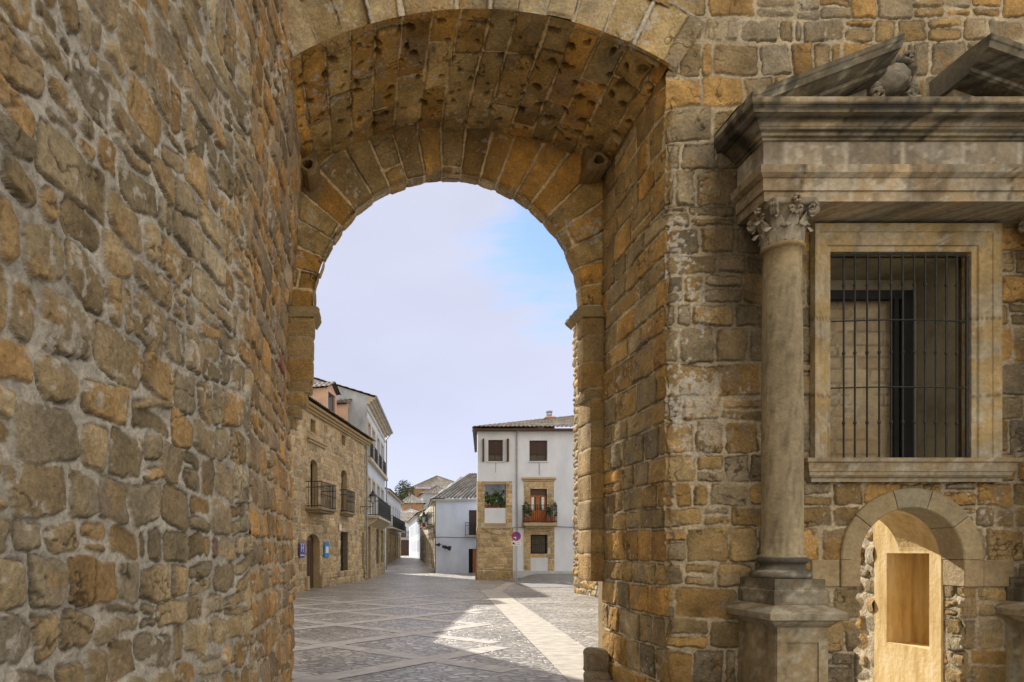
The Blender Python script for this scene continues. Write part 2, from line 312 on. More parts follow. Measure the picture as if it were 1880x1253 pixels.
# ------------------------------------------------------------------ masonry pattern
def masonry(U, V, seed, hs=(.22, .34), ws=(.3, .6), mort=.02, rad=(.03, .06), warp=.02, wsc=1.4, split=.15, tilt=.04, jig=.008, courses=None, wscale=None, shrink=.0, vsplit=0):
    rs = np.random.RandomState(seed)
    Uw = U+warp*2*fbm(U*wsc, V*wsc, 3, seed+11); Vw = V+warp*2*fbm(U*wsc+40, V*wsc+9, 3, seed+12)
    if courses is None:
        lo, hi = V.min()-.6, V.max()+.6; c = [lo]
        while c[-1] < hi: c.append(c[-1]+rs.uniform(*hs))
        courses = np.array(c)
    ci = np.clip(np.searchsorted(courses, Vw)-1, 0, len(courses)-2)
    sd = np.zeros(U.shape); R1 = np.zeros(U.shape); R2 = np.zeros(U.shape); R3 = np.zeros(U.shape); LX = np.zeros(U.shape); LY = np.zeros(U.shape)
    ulo, uhi = U.min()-1, U.max()+1
    for k in range(len(courses)-1):
        mk = ci == k
        r = np.random.RandomState(seed*131+k); b0, b1 = courses[k], courses[k+1]
        j = [ulo-r.rand()*.5]; base = (b1-b0)
        while j[-1] < uhi:
            w = r.uniform(*ws)
            if wscale is not None: w *= wscale(j[-1])
            j.append(j[-1]+w)
        j = np.array(j); nc = len(j)-1
        if not mk.any(): continue
        u = Uw[mk]; v = Vw[mk]; ui = np.clip(np.searchsorted(j, u)-1, 0, nc-1)
        a0 = j[ui]; a1 = j[ui+1]; c0 = np.full(u.shape, b0); c1 = np.full(u.shape, b1)
        cell = ui.astype(float)*4
        sp = r.rand(nc) < split; fr = r.uniform(.35, .65, nc)
        mid = b0+(b1-b0)*fr[ui]; up = v > mid; s_ = sp[ui]
        c0 = np.where(s_ & up, mid, c0); c1 = np.where(s_ & ~up, mid, c1); cell = cell+(s_ & up)*1
        if vsplit:
            sv = (r.rand(nc) < vsplit)[ui]; fv = r.uniform(.3, .7, nc)[ui]; mu_ = a0+(a1-a0)*fv; rt = u > mu_
            a0n = np.where(sv & rt, mu_, a0); a1 = np.where(sv & ~rt, mu_, a1); a0 = a0n; cell = cell+(sv & rt)*2
        ids = cell.astype(int); T = r.rand(nc*4+4, 8)
        t = T[ids]
        cx = (a0+a1)/2; cy = (c0+c1)/2; hx = (a1-a0)/2; hy = (c1-c0)/2
        x = u-cx; y = v-cy; an = (t[:, 3]-.5)*2*tilt; x, y = x*np.cos(an)-y*np.sin(an), x*np.sin(an)+y*np.cos(an)
        # wedge shape
        y = y*(1+(t[:, 6]-.5)*tilt*2.5*x/np.maximum(hx, .05)); 
        shr = mort/2+t[:, 4]*shrink
        rr = np.minimum(rad[0]+(rad[1]-rad[0])*t[:, 5], np.minimum(hx, hy)*.85)
        qx = np.abs(x)-(hx-shr-rr); qy = np.abs(y)-(hy-shr-rr)
        s = np.hypot(np.maximum(qx, 0), np.maximum(qy, 0))+np.minimum(np.maximum(qx, qy), 0)-rr
        sd[mk] = s; R1[mk] = t[:, 0]; R2[mk] = t[:, 1]; R3[mk] = t[:, 2]; LX[mk] = x; LY[mk] = y
    sd = sd+jig*2*fbm(U*9, V*9, 3, seed+21)+jig*1.2*fbm(U*30, V*30, 2, seed+22)
    return dict(sd=sd, r1=R1, r2=R2, r3=R3, lx=LX, ly=LY)
WARM = np.array([(.34, .235, .10), (.37, .265, .125), (.28, .21, .11), (.38, .245, .095), (.32, .26, .16), (.25, .205, .13), (.40, .25, .09), (.31, .26, .175)])
LEFTP = np.array([(.30, .235, .135), (.33, .245, .13), (.36, .24, .105), (.27, .225, .15), (.28, .245, .175), (.38, .235, .095), (.31, .255, .155), (.23, .195, .125), (.34, .265, .155)])
def stonecol(m, U, V, seed, pal, mortar, lime=.0, var=.35, edge=.008, red=0, dark=0):
    k = np.minimum((m['r1']*len(pal)).astype(int), len(pal)-1); c = pal[k].copy()
    c *= (1+(m['r2'][..., None]-.5)*.45)
    n = fbm(U*3+m['r3']*30, V*3+m['r1']*30, 5, seed+31)
    c *= (1+var*2.2*n[..., None])
    n2 = fbm(U*1.1, V*1.1, 3, seed+33); c *= (1+.55*n2[..., None])
    ck = sstep(.022, .004, np.abs(fbm(U*5+m['r3']*60, V*5+m['r2']*60, 4, seed+60)))*sstep(.0, .12, fbm(U*2.3+9, V*2.3, 2, seed+66)+.03)
    c *= (1-.6*ck[..., None])
    if red: c = np.where((m['r3'] < red)[..., None], np.array((.24, .10, .065))*(1+1.5*n[..., None]), c)
    # iron-orange and grey lichen blotches
    o = sstep(.10, .2, fbm(U*4+7, V*4+3, 4, seed+35))[..., None]*.45; c = c*(1-o)+np.array((.36, .22, .08))*o
    g = sstep(.10, .22, fbm(U*3.3+70, V*3.3+31, 5, seed+36))[..., None]*.45; c = c*(1-g)+np.array((.22, .20, .16))*g
    if dark:
        g = sstep(.08, .2, fbm(U*2+20, V*2+51, 5, seed+38))[..., None]*dark; c = c*(1-g)+np.array((.06, .05, .035))*g
    mc = np.array(mortar)*(1+.7*fbm(U*5, V*5, 4, seed+37)[..., None])
    st = sstep(edge, -edge, m['sd'])[..., None]
    c = mc*(1-st)+c*st
    gv = np.exp(-((m['sd']+.001)/.0065)**2)*sstep(-.16, .10, fbm(U*3.1, V*3.1, 3, seed+62))
    c = c*(1-.62*gv[..., None])
    if lime is not 0:
        l = sstep(.0, .05, fbm(U*22, V*22, 3, seed+40)+.9*fbm(U*2.6, V*2.6, 3, seed+41)-.30+lime)[..., None]*.7
        c = c*(1-l)+np.array((.50, .47, .40))*l
    return np.clip(c, .012, .8)
def stoneheight(m, U, V, seed, depth=.025, bulge=.35, rough=.012, offs=.012, edge=.03):
    e = np.clip(-m['sd']/edge, 0, 1); e = np.sqrt(np.clip(1-(1-e)**2, 0, 1))
    ridge = np.abs(fbm(U*6+m['r3']*40, V*6, 3, seed+51))
    h = depth*e*(1-bulge)+depth*bulge*np.clip(-m['sd']/.09, 0, 1)
    h = h+e*(offs*(m['r2']-.5)*2+rough*1.6*fbm(U*7+m['r1']*50, V*7, 4, seed+52)-rough*ridge*1.2 + (m['r1']-.5)*.12*m['lx']*1.0+(m['r3']-.5)*.16*m['ly'])
    ck = sstep(.022, .004, np.abs(fbm(U*5+m['r3']*60, V*5+m['r2']*60, 4, seed+60)))*sstep(.0, .12, fbm(U*2.3+9, V*2.3, 2, seed+66)+.03)
    gv = np.exp(-((m['sd']+.001)/.0065)**2)*sstep(-.16, .10, fbm(U*3.1, V*3.1, 3, seed+62))
    h = h-.008*ck*e-.013*gv+(1-e)*.016*fbm(U*14, V*14, 4, seed+53)+.02*fbm(U*.8, V*.8, 2, seed+54)
    return h

# ================================================================== GROUND
def gz(x, y):
    x = np.asarray(x, float); y = np.asarray(y, float)
    z = .80*sstep(45, 72, y)
    z = np.maximum(z, .33*sstep(27, 35.5, y)*sstep(7.7, 9.3, x)*(y < 45.5)+0*z)
    return z+.0
def build_ground():
    xs = np.concatenate([[-900, -300, -80, -30], np.arange(-14, 16, .35), [20, 30, 60, 120, 300, 900]])
    ys = np.concatenate([[-200, -40, -12], np.arange(-6, 50, .4), np.arange(50, 80, 2), [90, 120, 160, 300, 900, 2500]])
    X, Y = np.meshgrid(xs, ys, indexing='ij')
    Z = gz(X, Y)+np.where((Y > 9) & (Y < 48), .015*fbm(X*.5, Y*.5, 3, 5), 0)
    o = grid('ground', np.stack([X, Y, Z], -1), np.ones(X.shape+(3,))*.3, M['cobble'])
    props(o, 'cobbled paving of the square and street', kind='structure')
    def gzz(x, y): return float(gz(x, y))+(.015*float(fbm(np.array([x*.5]), np.array([y*.5]), 3, 5)[0]) if 9 < y < 48 else 0)
    def strip(name, a, b, w, mat, lab, lift=.004, step=.35):
        a = Vector(a); b = Vector(b); n = max(2, int((b-a).length/step)); t = (b-a).normalized(); q = Vector((-t.y, t.x))*w/2
        mb = MB(); pts = []
        for k in range(n+1):
            c = a+(b-a)*k/n
            pts.append([(c+q*s) for s in (-1, -.33, .33, 1)])
        for k in range(n):
            for j in range(3):
                mb.poly([(p.x, p.y, gzz(p.x, p.y)+.003+lift*.5) for p in (pts[k][j], pts[k+1][j], pts[k+1][j+1], pts[k][j+1])])
        return props(mb.build(name, mat), lab, kind='structure')
    strip('path', (5.0, 27.3), (2.6, 5.8), .80, M['slab'], 'pale flagstone band running across the square', .012)
    strip('path', (1.5, 26.0), (8.2, 26.2), .35, M['slab'], 'thin pale cross band far across the square', .008)
    strip('path', (3.2, 20.6), (8.6, 20.9), .30, M['slab'], 'second thin pale cross band in the sunlit paving', .008)
    strip('path', (5.2, 27.0), (7.2, 33.5), .45, M['slab'], 'pale flagstone line leading towards the corner house', .004)
    mb = MB()
    for k in range(-1, 7):                      # diamond lattice of flagstone bands in the cobbles
        c = 10.9+3.0*k; 
        for (a, b, l) in (((c-10.0-0, 10.0), None, 0),):
            pass
    def clipx(y): return 4.3+(y-25.4)*(1.75/16.)-.0
    def lat(sign, c, k):
        # X + sign*Y = c
        ys = [y for y in np.arange(5.5, 24.0, .25)]
        seg = [(c-sign*y, y) for y in ys if -3.6 < c-sign*y < clipx(y)-.45]
        if len(seg) < 3: return
        strip('paving_band', seg[0], seg[-1], .36, M['slab_pink'], None, .004+(.003 if sign < 0 else 0), .3)
    for k in range(-2, 6): lat(1, 10.9+3.1*k, k)
    for k in range(-2, 7): lat(-1, -9.0-3.1*k+0, k)
    for o in list(C.objects):
        if o.name.startswith('paving_band'): props(o, 'flagstone band of the diamond pattern in the cobbles', kind='structure')
    # darker slab pavement in front of the white corner house
    xs = np.arange(6.4, 13.2, .3); ys = np.arange(28.8, 36.5, .3); X, Y = np.meshgrid(xs, ys, indexing='ij')
    Z = np.vectorize(gzz)(X, Y)+.012
    keep = (X[:-1, :-1] > 6.9+(Y[:-1, :-1]-29)*.04)
    o = grid('pavement', np.stack([X, Y, Z], -1), np.ones(X.shape+(3,))*.2, M['asphalt'], mask=keep); props(o, 'worn grey pavement in front of the white corner house', kind='structure')
build_ground()

# ================================================================== THE GATE
XL, XR, D1, D2 = -.80, 2.874, 6.5, 8.25
XC = (XL+XR)/2; HW = (XR-XL)/2; SAG = .524; RB = (HW**2+SAG**2)/(2*SAG); ZC = 6.70; ZO = ZC-RB     # barrel centre height
TH = math.asin(HW/RB)
MORT = (.43, .36, .235)
rs = np.random.RandomState(4)
CRS = [-.3]
while CRS[-1] < 10: CRS.append(CRS[-1]+rs.uniform(.2, .34))
CRS = np.array(CRS)

def build_left_wall():
    t = thing('rubble_wall', (-1.6, 2.0, 0), 'tall rubble stone wall with grey mortar filling the left side', 'wall')
    cor = np.array((-.786, 5.05)); dr = np.array((.18, 1.0)); dr /= np.hypot(*dr)
    # run of distances from the camera side to the corner, denser far away in metres than near
    Dn = 1.35*np.power(5.05/1.35, np.linspace(0, 1, 430)); s = (Dn-5.05)/dr[1]
    zs = np.linspace(-.05, 6.6, 880); S, Z = np.meshgrid(s, zs, indexing='ij')
    m = masonry(S, Z, 3, hs=(.16, .29), ws=(.15, .40), mort=.015, rad=(.02, .075), warp=.085, wsc=2.0, split=.18, tilt=.20, jig=.017, shrink=.011, vsplit=.12)
    h = stoneheight(m, S, Z, 3, depth=.019, bulge=.15, rough=.024, offs=.012, edge=.016)
    c = stonecol(m, S, Z, 3, (LEFTP*.68+LEFTP.mean(0)*.32)*np.array((1.05, 1.05, 1.02)), (.45, .42, .35), lime=.03, var=.5, red=.003)
    rnd = .10*sstep(-.25, 0, S)**2
    P = np.stack([cor[0]+dr[0]*S+(h-rnd)*dr[1], cor[1]+dr[1]*S-(h-rnd)*dr[0], Z], -1)
    grid('wall_face', P, c, M['stone'], t)
    # after the corner the wall runs straight into the gateway
    ys = np.linspace(5.0, 8.28, 330); zs = np.linspace(-.05, 6.6, 800); Y, Z = np.meshgrid(ys, zs, indexing='ij')
    m = masonry(Y, Z, 7, hs=(.2, .32), ws=(.22, .5), mort=.024, rad=(.03, .08), warp=.04, split=.12, tilt=.07, jig=.014, shrink=.02)
    h = stoneheight(m, Y, Z, 7, depth=.032, offs=.014, rough=.016)
    c = stonecol(m, Y, Z, 7, WARM*np.array((1.1, 1.02, 1.0)), (.46, .38, .26), lime=.0, red=.004)
    bow = -.075+.035*np.sin(Z*1.1+.5)-.05*sstep(0, .35, 5.2-Y)-.03*sstep(7.4, 8.3, Y)+.11*sstep(3.8, 6.3, Z)*sstep(5.4, 6.6, Y)
    grid('passage_face', np.stack([XL+h+bow, Y, Z], -1), c, M['stone'], t)
    mb = MB(); mb.box(W, -6, -1.05, 5.2, 8.25, 0, 9.2); mb.poly([(-1.5, 1.3, 0), (-1.5, 1.3, 7), (-.95, 5.0, 7), (-.95, 5.0, 0)])
    mb.box(W, -3.2, -1.55, -3, 1.36, 0, 7); mb.box(W, -3.2, -1.56, 1.36, 5.3, 0, 7.0)
    mb.build('core', M['stone_far'], t, col=(.3, .22, .12))
build_left_wall()

def build_gate():
    t = thing('stone_gateway', (XC, D1, 0), 'big sandstone gateway with a pitted segmental vault in front of a round arch', 'gateway')
    # --- barrel vault soffit
    th = np.linspace(-TH, TH, 560); ys = np.linspace(D1-.075, D2+.02, 340); A, Y = np.meshgrid(th, ys, indexing='ij'); U = Y-D1; V = (A+TH)*RB
    m = masonry(U, V, 21, hs=(.25, .31), ws=(.5, 1.3), mort=.02, rad=(.01, .03), warp=.018, split=0, tilt=.02, jig=.014)
    h = stoneheight(m, U, V, 21, depth=.018, offs=.014, rough=.03, edge=.02)
    c = stonecol(m, U, V, 21, WARM*np.array((1.5, 1.32, .86)), (.66, .50, .27), var=.55, dark=.25)
    pr = np.random.RandomState(8); pit = np.zeros(A.shape)
    for i in range(18):
        for j in range(7):
            pu = .16+.235*j+pr.uniform(-.10, .10); pv = .10+.215*i+pr.uniform(-.09, .09)+.08*(j % 2)
            if pr.rand() < .10: continue
            r_ = pr.uniform(.016, .046); an = pr.uniform(0, 3); ex = pr.uniform(1, 1.9); du_ = (U-pu)*math.cos(an)+(V-pv)*math.sin(an); dv_ = -(U-pu)*math.sin(an)+(V-pv)*math.cos(an)
            d = np.hypot(du_/(r_*ex), dv_/r_)+1.3*fbm(U*22, V*22, 3, 77)
            pit = np.maximum(pit, sstep(1.25, .55, d)*pr.uniform(.6, 1.))
    h = h-pit*.085; pit_tint = pit[..., None]; c = c*(1-pit_tint*.75)+np.array((.05, .025, .012))*pit_tint*.75  # pits are sunk and coloured dark brown
    # broken right-hand shoulder at the front edge
    brk = sstep(TH-.20, TH-.02, A)*sstep(.30, 0, U)*.16*(1+1.2*fbm(U*9, V*9, 3, 5)); h = h-brk
    ef = sstep(0.03, .14, U+.075); R = RB-(h-.01)*ef-.004*(1-ef)
    grid('vault', np.stack([XC+R*np.sin(A), Y, ZO+R*np.cos(A)], -1), c, M['stone'], t)
    # --- front ring of voussoirs
    ro = .56; th = np.linspace(-TH-.16, TH+.02, 620); rr = np.linspace(0, ro, 120); A, Rr = np.meshgrid(th, rr, indexing='ij'); U = (A+TH)*RB; V = Rr
    m = masonry(V, U, 21, hs=(.25, .31), ws=(5, 6), mort=.018, rad=(.01, .03), warp=.016, split=0, tilt=.02, jig=.008)
    m['sd'] = np.maximum(m['sd'], np.maximum(V-ro+.02, -.004-V*0+ -.1)+.012*fbm(U*6, V*6, 2, 9))
    h = stoneheight(m, U, V, 22, depth=.018, offs=.006, rough=.012, edge=.02)
    c = stonecol(m, U, V, 22, np.array([(.36, .29, .17), (.33, .26, .15), (.39, .31, .18), (.37, .28, .14)]), (.50, .44, .33), var=.3)
    edge = sstep(.03, 0, V); R = RB+Rr+.0*edge
    grid('voussoir_ring', np.stack([XC+R*np.sin(A), D1-.02-h+edge*.022, ZO+R*np.cos(A)], -1), c, M['stone'], t)
    # --- right jamb, courses run on from the front wall
    ys = np.linspace(D1-.01, D2, 270); zs = np.linspace(-.05, 6.24, 720); Y, Z = np.meshgrid(ys, zs, indexing='ij'); U = D1-Y
    m = masonry(U, Z, 31, courses=CRS, ws=(.3, .62), mort=.018, rad=(.008, .025), warp=.018, split=.03, tilt=.03, jig=.012, shrink=.008)
    h = stoneheight(m, U, Z, 31, depth=.017, bulge=.2, offs=.009, rough=.022, edge=.015)
    c = stonecol(m, U, Z, 31, WARM*np.array((1.1, 1.0, .74)), (.56, .46, .29), var=.45, lime=-.06)
    h = h-.03*sstep(.14, 0, Y-D1)**2*(1+fbm(Z*5, Y*5, 3, 3)*2)-.10*sstep(5.7, 6.2, Z)*sstep(.3, 0, Y-D1)
    grid('jamb', np.stack([XR-h, Y, Z], -1), c, M['stone'], t)
    # --- inner arch wall (faces the viewer at the end of the vault)
    AX, AZ, AR = 1.0, 4.52, 1.62
    a = np.linspace(0, PI, 760); rv = np.linspace(0, 1.6, 260); A, Rr = np.meshgrid(a, rv, indexing='ij'); U = A*(AR+.5); V = Rr
    m = masonry(V, U, 41, hs=(.26, .36), ws=(1.05, 1.35), mort=.032, rad=(.015, .035), warp=.02, split=0, tilt=.012, jig=.012)
    h = stoneheight(m, U, V, 41, depth=.020, offs=.010, rough=.022, edge=.02)
    c = stonecol(m, U, V, 41, WARM*np.array((1.2, 1.06, .74)), (.70, .55, .32), var=.45)
    R = AR+Rr
    wav = .018*fbm(U*3, U*0, 2, 8)
    grid('inner_arch', np.stack([AX-np.cos(A)*(R+wav*(Rr < .1)), D2-h+.045*sstep(.06, 0, Rr), AZ+np.sin(A)*(R+wav*(Rr < .1))], -1), c, M['stone'], t)
    # intrados of the inner arch
    yy = np.linspace(D2-.01, D2+.17, 30); a = np.linspace(0, PI, 420); A, Y = np.meshgrid(a, yy, indexing='ij'); U = A*(AR+.5); V = Y-D2
    m = masonry(V, U, 41, hs=(.26, .36), ws=(1.05, 1.35), mort=.03, rad=(.015, .03), warp=.02, split=0, tilt=.01, jig=.012)
    h = stoneheight(m, U, V, 43, depth=.022, offs=.012, rough=.02, edge=.02); c = stonecol(m, U, V, 43, WARM*np.array((1.1, 1.05, 1)), (.52, .46, .36))
    R = AR-h*.5+.004; grid('arch_intrados', np.stack([AX-np.cos(A)*R, Y, AZ+np.sin(A)*R], -1), c, M['stone'], t)
    # --- lower face beside the opening, piers hanging on corbels
    def pier(side, name, z0, prof):
        # prof: list of (z_low, z_high, opening edge X); a stack of dressed blocks
        pr = np.random.RandomState(int(50+side))
        p = None
        for i, (za, zb, xe) in enumerate(prof):
            n = 26; mb = None
            x0, x1 = (xe, XR+.1) if side > 0 else (XL-.2, xe)
            uu = np.linspace(0, 1, 34); 
            # block as displaced box : profile round in plan
            loop = []
            dd = .45 if (side > 0 and zb < 3.5) else .17
            per = [(x0 if side > 0 else x1, D2+dd), (x0 if side > 0 else x1, D2-.03+.0), (x1 if side > 0 else x0, D2-.03)]
            pts = []
            for q in range(2):
                (ax, ay), (bx_, by) = per[q], per[q+1]
                for k in range(20): pts.append((ax+(bx_-ax)*k/20, ay+(by-ay)*k/20, q))
            pts.append((*per[2], 1))
            pp = np.array([(x, y) for x, y, q in pts]); nv = 26
            vv = np.linspace(za, zb, nv)
            PXs = np.repeat(pp[:, 0][:, None], nv, 1); PYs = np.repeat(pp[:, 1][:, None], nv, 1); ZZ = np.repeat(vv[None], len(pp), 0)
            l = np.arange(len(pp))[:, None]*.03+0*ZZ
            e = np.minimum(ZZ-za, zb-ZZ); ed = sstep(0, .03, e); cornr = np.exp(-((l-.6)/.06)**2)
            hh = .010*ed-.014*cornr+.022*fbm(l*5+i*9, ZZ*5, 4, 60+i)
            nx = np.array([(-side, 0) if q == 0 else (0, -1) for _, _, q in pts])
            nrm = nx[:, 0][:, None], nx[:, 1][:, None]
            P = np.stack([PXs+nrm[0]*hh, PYs+nrm[1]*hh, ZZ], -1)
            base = (WARM[pr.randint(len(WARM))]*.45+WARM.mean(0)*.55)*np.array((1.0, .93, .80)); c = base*(1+.7*fbm(l*4+i*7, ZZ*4, 4, 70+i)[..., None]); c = np.where((e < .012)[..., None], np.array((.36, .30, .19)), c)
            yield P, c
    def join(parts, name):
        Ps = np.concatenate([p for p, c in parts], 1); Cs = np.concatenate([c for p, c in parts], 1)
        grid(name, Ps, Cs, M['stone'], t)
    RX = 2.625; LX = -.625
    pr_r = [(1.22, 1.55, 2.725), (1.55, 1.85, 2.725), (1.85, 2.2, 2.72), (2.2, 2.52, 2.725), (2.52, 2.83, 2.72), (2.83, 3.15, 2.725), (3.15, 3.42, 2.715), (3.42, 3.55, 2.66), (3.55, 3.86, RX), (3.86, 4.18, RX+.01), (4.18, 4.42, RX)]
    join(list(pier(1, 'pier', 0, pr_r)), 'pier')
    pr_l = [(3.05, 3.2, -.85), (3.2, 3.34, -.78), (3.34, 3.5, -.71), (3.5, 3.62, -.65), (3.62, 3.92, -.64), (3.92, 4.18, -.635), (4.18, 4.42, LX)]
    join(list(pier(-1, 'pier', 0, pr_l)), 'pier')
    # imposts
    for sgn, xe in ((1, RX), (-1, LX)):
        parts = []
        prof = [(0, 0), (.012, .0), (.03, .03), (.055, .06), (.075, .10), (.07, .14), (.02, .155), (0, .16)]
        mb = MB(); xo = xe-.0*sgn
        x0 = XR+.1 if sgn > 0 else XL-.2
        for k in range(len(prof)-1):
            (a, za), (b, zb) = prof[k], prof[k+1]
            n = 8
            def P(o, z, y): return (xo-sgn*o+.008*math.sin(y*40+z*30), y, 4.40+z*.8)
            for j in range(n):
                y0 = D2-.06+j*.5/n; y1 = y0+.5/n
                mb.poly([P(a, za, y0), P(a, za, y1), P(b, zb, y1), P(b, zb, y0)])
            mb.poly([(x0, D2-.06-a*.25, 4.40+za*.8), P(a, za, D2-.06-a*.25), P(b, zb, D2-.06-b*.25), (x0, D2-.06-b*.25, 4.40+zb*.8)])
            mb.poly([P(a, za, D2-.06-a*.25), P(a, za, D2-.06), P(b, zb, D2-.06), P(b, zb, D2-.06-b*.25)])
        mb.build('impost', M['moulded'], t, col=(.30, .23, .12))
    # hinge stones under the vault
    for x in (2.70, -.66):
        mb = MB(); n = 20; R0, R1_ = .06, .125; cz = 6.10 if x > 0 else 6.05
        for (ra, ya), (rb, yb) in (((R1_, D2), (R1_, 7.92)), ((R1_, 7.92), (R1_-.03, 7.86)), ((R1_-.03, 7.86), (R0, 7.87)), ((R0, 7.87), (R0-.01, 8.1)), ((R0-.01, 8.1), (.0, 8.1))):
            for j in range(n):
                a0 = 2*PI*j/n; a1 = 2*PI*(j+1)/n
                def w(a): return 1+.12*math.sin(3*a+x)+.06*math.sin(7*a)
                mb.poly([(x+ra*w(a0)*math.cos(a0), ya, cz+ra*w(a0)*math.sin(a0)*.85), (x+ra*w(a1)*math.cos(a1), ya, cz+ra*w(a1)*math.sin(a1)*.85),
                         (x+rb*w(a1)*math.cos(a1), yb, cz+rb*w(a1)*math.sin(a1)*.85), (x+rb*w(a0)*math.cos(a0), yb, cz+rb*w(a0)*math.sin(a0)*.85)])
        mb.box(W, x-.10, x+.10, 8.02, 8.24, cz+.05, 6.4)
        mb.build('hinge_stone', M['moulded'], t, smooth=False, col=(.27, .19, .09))
    # bulk of the gate house so that no daylight gets in
    mb = MB(); mb.box(W, -6, 3.9, 6.62, D2+.42, 7.1, 9.2); mb.box(W, XR+.09, 3.9, 6.62, D2+.42, 0, 7.1); mb.box(W, XL-.3, XR+.2, D2+.05, D2+.42, 6.3, 7.2)
    mb.box(W, XL-1.5, XL-.26, D2-.02, D2+.42, 0, 7.1)
    # crown filling between vault and roof
    for k in range(24):
        x0 = XL+(XR-XL)*k/24; x1 = XL+(XR-XL)*(k+1)/24; xm = max(abs(x0-XC), abs(x1-XC)); xn = min(abs(x0-XC), abs(x1-XC))
        z = ZO+math.sqrt(RB**2-xn**2)+.10
        mb.box(W, x0, x1, 6.62, D2+.05, z, 7.2)
    # spandrel behind the inner arch
    for k in range(40):
        x0 = -1.0+4.0*k/40; x1 = x0+.1; xn = min(abs(x0-AX), abs(x1-AX)); z = AZ+math.sqrt(max((AR+.30)**2-xn**2, 0)) if xn < AR+.06 else 4.3
        if xn < AR+.06: mb.box(W, x0, x1, D2+.19, D2+.40, z, 6.35)
    ra, rb = AR+.03, AR+.36
    for k in range(60):
        p, q = PI*k/60, PI*(k+1)/60; i = len(mb.v)
        for y in (D2+.055, D2+.165):
            for r, a_ in ((ra, p), (rb, p), (rb, q), (ra, q)): mb.v.append((AX-r*math.cos(a_), y, AZ+r*math.sin(a_)))
        mb.f += [tuple(i+j for j in f) for f in ((0, 1, 2, 3), (7, 6, 5, 4), (0, 3, 7, 4), (1, 5, 6, 2))]
    mb.build('masonry_core', M['stone_far'], t, col=(.3, .22, .12))
    # battered stones at the foot of the right jamb
    mb = MB()
    o = []
    for (x, y, z, rx, rz) in ((2.74, 8.1, .28, .13, .16), (2.72, 8.0, .02, .14, .17), (2.74, 7.8, -.02, .16, .13)):
        uu = np.linspace(0, 2*PI, 26); vv = np.linspace(-PI/2, PI/2, 18); A, B = np.meshgrid(uu, vv, indexing='ij')
        def sg(c, e): return np.sign(c)*np.abs(c)**e
        q = 1+.3*fbm(A*1.5+x*9, B*2, 3, 90)*np.cos(B)
        P = np.stack([x+rx*sg(np.cos(B), .5)*sg(np.cos(A), .5)*q, y+.15*sg(np.cos(B), .5)*sg(np.sin(A), .5)*q, z+rz*sg(np.sin(B), .5)], -1)
        o.append((P, np.array((.25, .2, .13))*(1+.6*fbm(A*2, B*2, 3, 91))[..., None]))
    for P, c in o: grid('foot_stone', P, c, M['stone'], t)
build_gate()

